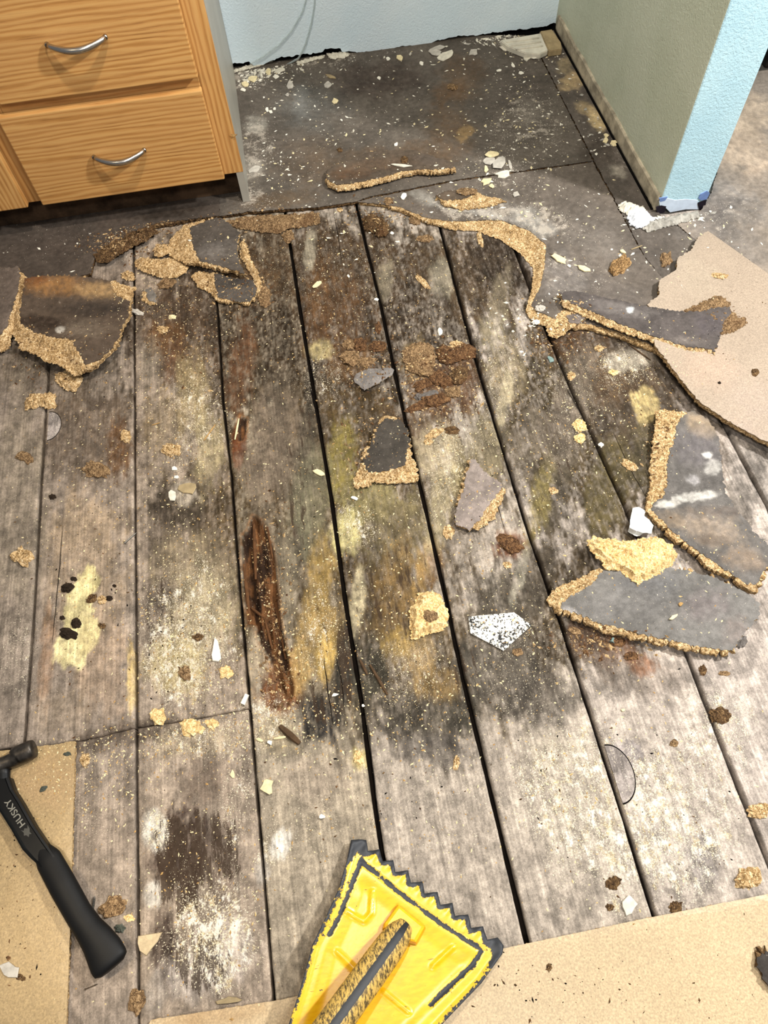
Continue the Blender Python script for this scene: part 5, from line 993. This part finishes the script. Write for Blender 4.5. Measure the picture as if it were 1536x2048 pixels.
for k in range(3):
    V, F = tube_rings([FL(1012+k*10, 84+k*7, .0305), FL(1078+k*4, 76+k*8, .0305)], [.003, .003], 8); r_ = mesh_from('ridge', V, F, M['wood_white'], None, None, True); r_.data.transform(Matrix.Translation(-b1.location)); r_.parent = b1
block_px('wood_block', [(1080, 62), (1104, 58), (1122, 84), (1124, 98), (1098, 102)], .0135, .018, M['wood_tan'], 'tan wood block beside the white block in the corner')
# --- crumbs and clods
RC = 'rotten crumb'
for a in [
 (697, 690, 24, 18, 0, 'core_brown', 'orange-brown crumb, top left of the five in the middle'), (720, 690, 26, 22, 20, 'core_red', 'orange-brown crumb, second along the top of the five'), (755, 694, 36, 20, -8, 'core_red', 'wide orange-brown crumb nearest the wide gap, of the five'), (701, 717, 38, 24, 10, 'core_brown', 'tan crumb at the lower left of the five'), (731, 724, 44, 16, -8, 'core_brown', 'long crumb just above the slate grey flake'),
 (915, 690, 26, 14, 10, 'core', 'yellowish crumb on the ragged red clump'), (868, 868, 34, 16, -30, 'core', 'tan crumb right of the charcoal slab'), (856, 884, 16, 12, 0, 'core', 'small orange crumb below the tan crumb right of the charcoal slab'), (905, 861, 28, 14, 0, 'core_dark', 'dark flat clod right of the tan crumb'), (897, 1066, 20, 26, 0, 'core', 'tan crumb left below the mauve-grey trapezoid'), (1020, 1088, 50, 30, 25, 'core_red', 'rust-brown flaky clod between the trapezoid and the yellow wedge'), (1015, 1130, 18, 12, 20, 'core', 'tiny tan crumb below the rust-brown clod'), (1035, 1305, 20, 14, 0, 'core_brown', 'small brown crumb below the white shard'),
 (880, 760, 46, 26, 20, 'core_red', 'reddish rot clod right of the slate flake'), (845, 770, 40, 20, -20, 'core_red', 'reddish rot clod nearest the wide gap'), (870, 800, 54, 24, -10, 'core_red', 'long reddish rot clod above the charcoal slab'), (830, 815, 44, 14, -25, 'core_red', 'narrow reddish rot clod bridging the wide gap'), (905, 785, 34, 22, 0, 'core_brown', 'brown rot clod at the right of the red clods'), (850, 745, 30, 12, 10, 'core_brown', 'brown rot crumb under the flat olive mat'), (838, 795, 18, 12, 0, 'greyflake', 'dark grey scrap among the red rot clods'), (860, 790, 34, 14, -15, 'greyflake', 'grey sliver lying on the red rot clods'),
 (343, 901, 34, 26, 0, 'core', 'tan crumb on the dusty left plank'), (252, 873, 20, 24, 0, 'core', 'tan crumb at the joint on the left planks'), (193, 941, 46, 30, 12, 'core_brown', 'brown-topped tan crumb left of the second joint'), (51, 915, 34, 20, 20, 'core_brown', 'tan crumb near the left edge above the droppings'), (44, 1113, 36, 34, 0, 'core', 'round tan crumb near the left edge'), (370, 1347, 22, 30, -25, 'core_brown', 'dark brown oblong clod below the white triangular chip'), (397, 1274, 20, 14, -10, 'core_dark', 'flat dark clod left of the white triangular chip'), (452, 1345, 26, 24, 0, 'core_pale', 'pale tan crumb near the white triangular chip'), (317, 1433, 36, 30, 0, 'core_pale', 'pale yellow crumb left on the cross joint'), (385, 1455, 40, 30, 0, 'core_pale', 'pale loose crumb in the middle of the cross joint'), (425, 1448, 26, 20, 0, 'core_pale', 'pale crumb right along the cross joint'), (171, 1520, 22, 24, 0, 'core', 'small tan crumb right of the hammer head'),
 (228, 1812, 52, 34, -25, 'core_brown', 'brown crumb right of the hammer grip'), (258, 1836, 22, 14, 0, 'core_pale', 'pale crumb beside the brown crumb by the hammer grip'), (240, 1857, 20, 18, 0, 'greenchip', 'dark grey pebble right of the hammer grip'), (273, 2004, 32, 44, 0, 'core_brown', 'brown clod at the bottom of the second joint'), (42, 1955, 18, 12, 20, 'core_dark', 'dark crumb beside the grey flake at lower left'), (17, 1916, 8, 8, 0, 'core_red', 'tiny red-brown crumb above the grey flake at lower left'), (135, 1508, 14, 8, 0, 'greenchip', 'tiny grey crumb on the tan board by the hammer head'), (87, 1578, 14, 9, -30, 'greenchip', 'tiny grey scrap on the tan board right of the hammer shank'),
 (135, 1176, 24, 16, -20, 'dropping', 'black dropping at the top of the cream scraped patch'), (153, 1247, 16, 20, 0, 'dropping', 'black dropping in the middle of the cream scraped patch'), (137, 1268, 34, 20, 10, 'dropping', 'largest black dropping low on the cream scraped patch'), (125, 1236, 10, 8, 0, 'dropping', 'tiny black dropping at the left of the cream scraped patch'), (219, 1197, 12, 10, 0, 'dropping', 'black dropping right of the cream scraped patch'), (184, 1197, 22, 14, -30, 'core_dark', 'dark speckled crumb on the right of the cream scraped patch'), (205, 1252, 16, 10, 0, 'core_dark', 'dark crumb at the lower right of the cream scraped patch'), (148, 1158, 12, 8, 0, 'dropping', 'tiny black dropping above the cream scraped patch'), (205, 1200, 20, 16, 0, 'core', 'small orange crumb beside the black dropping on the right'), (105, 994, 12, 10, 0, 'dropping', 'lone black dropping high on the left plank'), (229, 1172, 8, 6, 0, 'dropping', 'tiny black dropping right of the cream patch near the joint'),
 (1440, 1432, 42, 32, 10, 'core_dark', 'brown clod on the right planks beside the joint'), (1406, 1341, 16, 20, 0, 'core_dark', 'brown clod just below the leaf-shaped slab'), (1448, 1347, 20, 10, 0, 'core_brown', 'small brown clod below the right end of the leaf-shaped slab'), (1226, 1765, 24, 28, 0, 'core_dark', 'round brown clod above the white jagged chip'), (1219, 1815, 14, 14, 0, 'core_dark', 'round brown clod left of the white jagged chip'), (1350, 1815, 24, 24, 0, 'core_dark', 'brown clod touching the edge of the bottom board'), (1495, 1757, 46, 46, 30, 'core', 'tan ragged crumb at the lower right near the bottom board'), (1518, 1621, 40, 28, -8, 'core', 'tan crumb on the joint at the right edge'), (1348, 1487, 16, 14, 0, 'core_brown', 'small tan clod on the lower right planks'), (1098, 1935, 10, 14, 0, 'core_dark', 'dark oblong clod on the bottom board right of the dustpan'), (1255, 1900, 0, 0, 0, None, ''), (1522, 1908, 24, 16, 20, 'core_brown', 'brown crust above the dark scrap at bottom right'), (912, 1527, 14, 26, 0, 'core', 'tan sliver crumb on the bare lower plank'), (718, 1516, 20, 26, 0, 'core_pale', 'yellowish crumb beside the joint above the dustpan'), (861, 1232, 24, 22, 0, 'core_brown', 'dark brown crumb in the middle of the bright tan clump'),
 (1439, 552, 28, 12, 5, 'core', 'tan crumb lying on the beige board'), (1509, 745, 14, 14, 0, 'core_dark', 'dark triangular crumb on the beige board'), (1439, 766, 6, 5, 0, 'dropping', 'tiny black speck on the beige board'), (1226, 745, 18, 12, 10, 'core_pale', 'pale crumb on the planks below the grey strip'), (1198, 698, 20, 12, 0, 'core', 'tan crumb under the tan fragment at the right of the hole'), (1143, 752, 14, 16, 0, 'core', 'small tan crumb on the planks below the teal scrap'), (1158, 852, 26, 24, 0, 'core_pale', 'pale fuzzy crumb on the right planks, upper of two'), (1160, 878, 22, 18, 0, 'core_pale', 'pale fuzzy crumb on the right planks, lower of two'), (1259, 931, 32, 16, 22, 'core', 'tan crumb left of the thick tan edge'), (1107, 982, 16, 14, 0, 'core', 'tiny tan crumb right of the mauve-grey trapezoid'), (1202, 890, 10, 8, 0, 'white', 'tiny pale crumb right of the two fuzzy crumbs'), (1240, 533, 46, 26, -35, 'bark', 'bark-like brown bit on the grey flooring right of the hole'), (1332, 520, 26, 26, 0, 'core_brown', 'flat brown crumb left of the torn beige board'), (1080, 618, 20, 12, 0, 'greychip', 'grey crumb at the lower end of the torn hole'), (1072, 645, 16, 10, 0, 'white', 'white crumb below the lower end of the torn hole'), (1370, 474, 12, 8, 0, 'greychip', 'grey crumb beside the tip of the beige board'),
 (846, 565, 34, 12, 45, 'core', 'slanted tan crumb on the upper planks'), (960, 480, 12, 28, -10, 'core', 'upright tan crumb near the top of the third gap'), (830, 442, 22, 18, 0, 'core_brown', 'brown crumb at the head of the upper planks'), (850, 478, 28, 14, 0, 'core_brown', 'brown crumb below the head of the upper planks'), (777, 403, 16, 14, 0, 'core_brown', 'brown crumb at the corner of the seam'), (680, 420, 12, 8, 0, 'core', 'tiny tan crumb below the lifted flap'), (576, 474, 24, 22, 0, 'core_brown', 'brown crumb at the top of the joint under the crumbling strip'), (757, 656, 12, 22, 0, 'core_red', 'orange crumb in the wide gap above the five crumbs'), (880, 664, 10, 12, 0, 'white', 'pale bead above the ragged red clump'), (295, 565, 0, 0, 0, None, ''), (335, 568, 34, 20, -15, 'core_brown', 'brown pebble-like clod below the flat tan flake'), (325, 660, 20, 14, 0, 'core', 'orange crumb on the reddish left plank'), (275, 625, 26, 9, 20, 'greychip', 'grey splinter-like crumb at the joint by the curled slab'), (345, 635, 14, 8, 0, 'cream', 'pale crumb right of the grey splinter-like crumb'), (700, 470, 0, 0, 0, None, ''), (905, 175, 18, 12, 0, 'core_brown', 'brown rusty clod on the alcove floor'), (808, 320, 14, 12, 0, 'core_dark', 'dark lump behind the white strip on the flap'), (680, 300, 10, 8, 0, 'core_dark', 'tiny dark lump on the flap at its left'), (1505, 1490, 0, 0, 0, None, ''), (1482, 1285, 20, 24, 20, 'greyflake', 'small dark flake at the right tip of the leaf-shaped slab'), (1318, 1290, 0, 0, 0, None, ''), (1235, 1285, 26, 16, 0, 'core_red', 'reddish crumb below the leaf-shaped slab'), (1262, 1312, 30, 16, 0, 'core_red', 'rusty crumb on the plank below the leaf-shaped slab'), (1150, 1262, 26, 14, 20, 'core_brown', 'brown crumb beneath the left tip of the leaf-shaped slab')]:
    px, py, w, h, an, mt, lb = a
    if mt: crumb('crumb', px, py, w, h, an, M[mt], lb, RC if mt != 'dropping' else 'dropping', .28 if mt.startswith('core') else .45, rough=.42, group='crumbs of rotten board strewn over the planks' if mt != 'dropping' else 'black droppings on the left plank')
# dark scrap at bottom right
slab('board_fragment', [(1510, 1905), (1522, 1895), (1545, 1900), (1580, 1940), (1570, 1990), (1545, 1985), (1522, 1960), (1512, 1935)], [(1514, 1912), (1545, 1904), (1576, 1942), (1566, 1984), (1545, 1980), (1524, 1956), (1515, 1934)], .0068, .010, 'dark grey scrap with brown rim on the bottom board at right edge', 72, '3c3733', core='core_dark')
# foil scrap
fp = [(1264, 1015), (1277, 1013), (1290, 1020), (1288, 1033), (1298, 1040), (1308, 1049), (1303, 1067), (1288, 1068), (1274, 1072), (1266, 1066), (1257, 1060), (1260, 1048), (1262, 1036)]
def foil():
    P = np.array([FL(*p, .012)[:2] for p in fp]); ol = densify(P, .004, .0004, 3); lo, hi = ol.min(0), ol.max(0); g = np.stack([a.ravel() for a in np.meshgrid(np.arange(lo[0], hi[0], .003), np.arange(lo[1], hi[1], .003))], 1); g = g[pts_in_poly(g, ol)]; g = g[dist_poly(g, ol) > .0012]
    n = len(ol); vo, _, fo, *_ = delaunay_2d_cdt([Vector(p) for p in np.vstack([ol, g])], [(i, (i+1) % n) for i in range(n)], [], 1, 1e-7); Q = np.array([list(v) for v in vo])
    c = P.mean(0); z = .006 + .010*np.abs(((Q[:, 0]-c[0])*.6+(Q[:, 1]-c[1])*.8)/.02) % .012 + fbm(Q[:, 0]*120, Q[:, 1]*120, 2)*.003; V = [(*q, zz) for q, zz in zip(Q, z)]; m = len(V); V += [(x, y, zz-.0005) for x, y, zz in V]
    F = [tuple(f) for f in fo]; cn = {(a, b) for f in F for a, b in zip(f, f[1:]+f[:1])}; F = F + [tuple(i+m for i in reversed(f)) for f in F] + [(b, a, a+m, b+m) for a, b in cn if (b, a) not in cn]
    o = mesh_from('plastic_scrap', V, F, m_plain('crumpled_white_film', 'd5d6d2', .3, .5, .12, 60, .1)); rebase(o, (*c, .002)); tag(o, 'crumpled shiny white scrap above the yellow-tan wedge', 'plastic scrap')
foil()
# splinters
for a, b, w, h, mt, lb in [((560, 1453), (600, 1488), .006, .004, 'dsplinter', 'dark splintered stick below the rotten hole'), ((548, 1478), (572, 1474), .0026, .002, 'cream', 'pale match-like stick left of the dark splintered stick'), ((408, 882), (431, 850), .0018, .0015, 'splinter', 'thin tan splinter on the dusty left plank'), ((304, 851), (320, 846), .0014, .0012, 'splinter', 'tiny straw splinter on the left plank'), ((470, 880), (478, 838), .0022, .0015, 'cream', 'pale upright splinter beside the rotten slit'), ((502, 1216), (528, 1236), .0028, .0024, 'rsplinter', 'bent red-brown splinter across the rotten hole'), ((530, 1238), (545, 1300), .0026, .0022, 'rsplinter', 'long red-brown splinter standing along the rotten hole'), ((508, 1050), (512, 1160), .0035, .0025, 'rsplinter', 'tan-edged strip of wood inside the top of the rotten hole'), ((552, 1215), (572, 1320), .0030, .0025, 'rsplinter', 'long strip of wood along the right of the rotten hole'), ((488, 1130), (500, 1240), .0035, .0022, 'rsplinter', 'strip of wood along the left of the rotten hole'), ((535, 1055), (548, 1130), .0026, .002, 'rsplinter', 'short strip of wood at the upper right of the rotten hole'), ((1258, 690), (1310, 700), .002, .0015, 'dsplinter', 'dark sliver in the recess below the grey strip'), ((740, 1330), (775, 1390), .003, .002, 'dsplinter', 'dark sliver along the mouldy joint'), ((720, 1320), (735, 1350), .003, .002, 'dsplinter', 'short dark sliver above the mouldy joint sliver'), ((1098, 508), (1128, 514), .001, .001, 'dsplinter', 'dark thin twig above the leaf-like chip'), ((1262, 500), (1284, 492), .002, .0015, 'wood_tan', 'thin grey twig crossing the flooring seam')]:
    stick('splinter', a, b, w, h, M[mt], lb, 'splinter')
# nails and screws
def nail(name, a, b, r, mat, label, cat, head=2.2, thread=False, flip=False):
    pa, pb = place(*a), place(*b); root = thing(name, label, cat, tuple(pa)); u = pb-pa; L = np.linalg.norm(u); u /= L; path = []; rad = []
    n = 40 if thread else 6
    for k in range(n+1):
        t = k/n; p = pa+u*L*t; path.append((p[0], p[1], p[2]+r*1.3)); rad.append(r*(1+(.35 if thread and k % 2 else 0))*(1 if t < .85 else max(.25, (1-t)/.15)))
    V, F = tube_rings(path, rad, 8); adopt(mesh_from('shaft', V, F, mat), root)
    V, F = tube_rings([Vector(path[0])-Vector(u)*.0015, Vector(path[0])-Vector(u)*.0003, Vector(path[0])+Vector(u)*.0008], [r*head, r*head, r], 12); adopt(mesh_from('head', V, F, mat), root); return root
nail('nail', (251, 1086), (274, 1066), .0016, M['steel'], 'grey flat-headed nail lying at the second joint on the left', 'nail')
nail('screw', (186, 1824), (190, 1792), .0016, M['steel'], 'dark threaded screw beside the hammer grip', 'screw', 1.4, True)
nail('screw', (1223, 1284), (1226, 1276), .0022, M['teal'], 'teal screw head below the leaf-shaped slab', 'screw', 2.0)
nail('nail', (172, 1978), (196, 1968), .0009, M['rust'], 'thin bent nail at the tip of the hammer grip', 'nail', 1.5)
# tubes hanging against the back wall
def tubing(pts, r, label):
    P = []
    for px, py in pts: x, z = on_y(px, py, YB-.008); P.append((x, YB-.008, z))
    P = np.array(P); n = 40; d = np.concatenate([[0], np.cumsum(np.linalg.norm(np.diff(P, axis=0), axis=1))]); path = [[np.interp(t, d, P[:, k]) for k in range(3)] for t in np.linspace(0, d[-1], n)]
    V, F = tube_rings(path, [r]*n, 10, 1, (0, 1, 0)); o = mesh_from('water_tube', V, F, M['tubing'], None, None, True); rebase(o, path[-1]); tag(o, label, 'tube')
tubing([(632, -120), (631, -40), (629, 10), (623, 45), (612, 85), (598, 116), (570, 132)], .0028, 'translucent water tube against the back wall, right of two')
tubing([(640, -110), (622, -40), (606, 20), (584, 60), (558, 90), (528, 112), (500, 128)], .0022, 'translucent water tube against the back wall, left of two')

# ------------------------------------------------------------------ loose dust and specks: far too many to count
def flecks(name, areas, n, smin, smax, mats, label, seed, flat=.5):
    rs = np.random.RandomState(seed); V = []; F = []; MI = []; tot = sum(a[4] for a in areas)
    for (px, py, rx, ry, wgt) in areas:
        k = int(n*wgt/tot)
        for _ in range(k):
            for _t in range(6):
                u, v = rs.randn(2)*.62
                if abs(u) < 1.6 and abs(v) < 1.6: break
            qx, qy = px+u*rx, py+v*ry
            if not (-20 < qx < 1556 and -10 < qy < 2070): continue
            p = FL(qx, qy, 0.0)
            if (p[0] < -.112 and p[1] > 1.665) or p[1] > 2.31 or (p[0] > .89 and p[1] > 1.40): continue
            h = BVH.ray_cast(Vector((p[0], p[1], .4)), Vector((0, 0, -1)))
            if h[0] is None or h[0].z < -.012: continue
            z = h[0].z; s = smin + (smax-smin)*rs.rand()**3.2; a = rs.rand()*6.28; el = 1+rs.rand()*1.6; b = len(V); nn = 4
            for q in range(nn):
                t = a + 2*math.pi*q/nn + (rs.rand()-.5)*.7; r = s*(.6+.5*rs.rand()); dx, dy = math.cos(t)*r, math.sin(t)*r
                ca, sa = math.cos(a), math.sin(a); lx, ly = (dx*ca+dy*sa)*el, -dx*sa+dy*ca; V.append((p[0]+lx*ca-ly*sa, p[1]+lx*sa+ly*ca, z-.0002+rs.rand()*s*.3))
            V.append((p[0]+(rs.rand()-.5)*s*.5, p[1]+(rs.rand()-.5)*s*.5, z+s*flat)); m = rs.randint(len(mats))
            for q in range(nn): F.append((b+q, b+(q+1) % nn, b+nn)); MI.append(m)
    o = mesh_from(name, V, F, mats, None, MI); tag(o, label, 'debris', None, 'stuff'); return o
flecks('sawdust', [(640, 900, 420, 420, 3), (700, 560, 280, 150, 1.6), (380, 1250, 130, 220, 2.0), (350, 850, 130, 190, 1.6), (640, 1230, 150, 230, 1.6), (850, 1400, 200, 130, 1.2), (170, 1000, 160, 330, 1.0), (950, 900, 150, 240, 1.4), (1130, 820, 150, 200, 1.2), (1050, 1200, 180, 160, .9), (520, 1450, 200, 70, 1.2), (400, 1750, 200, 220, 1.0), (1200, 1560, 260, 220, .9), (160, 1560, 130, 80, .6), (1300, 780, 120, 120, .6), (330, 620, 100, 80, .6), (1420, 1150, 120, 120, .3), (800, 1650, 200, 120, .3), (250, 1500, 150, 50, .6)], 24000, .00035, .0019, [M['cream'], M['cream'], M['splinter'], M['core_pale']], 'fine tan sawdust scattered over the old planks', 3)
flecks('paint_flecks', [(700, 230, 240, 130, 2.4), (560, 150, 100, 40, 1.2), (1050, 230, 110, 120, 2.2), (560, 350, 110, 60, 1.0), (1000, 390, 160, 70, 1.6), (1180, 500, 140, 90, 1.0), (900, 250, 300, 130, 1.5), (1050, 110, 80, 40, 1.0), (200, 470, 200, 60, .8), (1400, 440, 110, 60, .6), (640, 480, 160, 60, .5), (1060, 640, 80, 50, .7), (720, 110, 120, 24, .8)], 3000, .0006, .0042, [M['white'], M['plaster'], M['cream']], 'tiny white paint and plaster flecks on the dark flooring', 4, .45)
flecks('dark_specks', [(640, 900, 400, 500, 2), (170, 1200, 120, 200, 1.2), (350, 1280, 100, 150, .8), (700, 1560, 300, 120, .7), (1250, 1600, 240, 220, .8), (1100, 1970, 300, 60, .7), (60, 1750, 80, 200, .7), (1450, 650, 80, 120, .4), (860, 780, 110, 80, 1.4)], 2600, .0004, .0020, [M['dark_gap'], M['core_dark'], M['core_red']], 'dark rot specks scattered over planks and boards', 6)
flecks('rot_crumbs', [(860, 770, 80, 70, 2), (730, 740, 70, 60, 1), (540, 1180, 30, 130, 1.2), (565, 1340, 26, 60, .8), (1200, 1290, 90, 30, .8), (1130, 670, 70, 40, .8), (480, 590, 70, 40, .7), (370, 700, 70, 60, .6), (500, 440, 150, 20, 1.0), (245, 492, 60, 24, 2.0), (310, 455, 60, 14, 1.0), (760, 430, 60, 30, .6), (720, 890, 30, 60, .4), (1310, 900, 20, 90, .4), (100, 720, 100, 50, .6)], 5200, .0007, .0040, [M['core_red'], M['core_brown'], M['core']], 'brown crumbs of rotten particle board around the breaks', 8, .6)
flecks('plaster_crumbs', [(540, 140, 50, 14, 1.6), (700, 104, 90, 8, 1.4), (980, 84, 90, 12, 1.6), (1340, 440, 60, 10, 1.0), (1200, 250, 30, 60, .5), (500, 165, 26, 16, 1.0)], 1500, .001, .007, [M['plaster'], M['white'], M['mortar']], 'loose plaster crumbs along the foot of the walls', 9, .6)
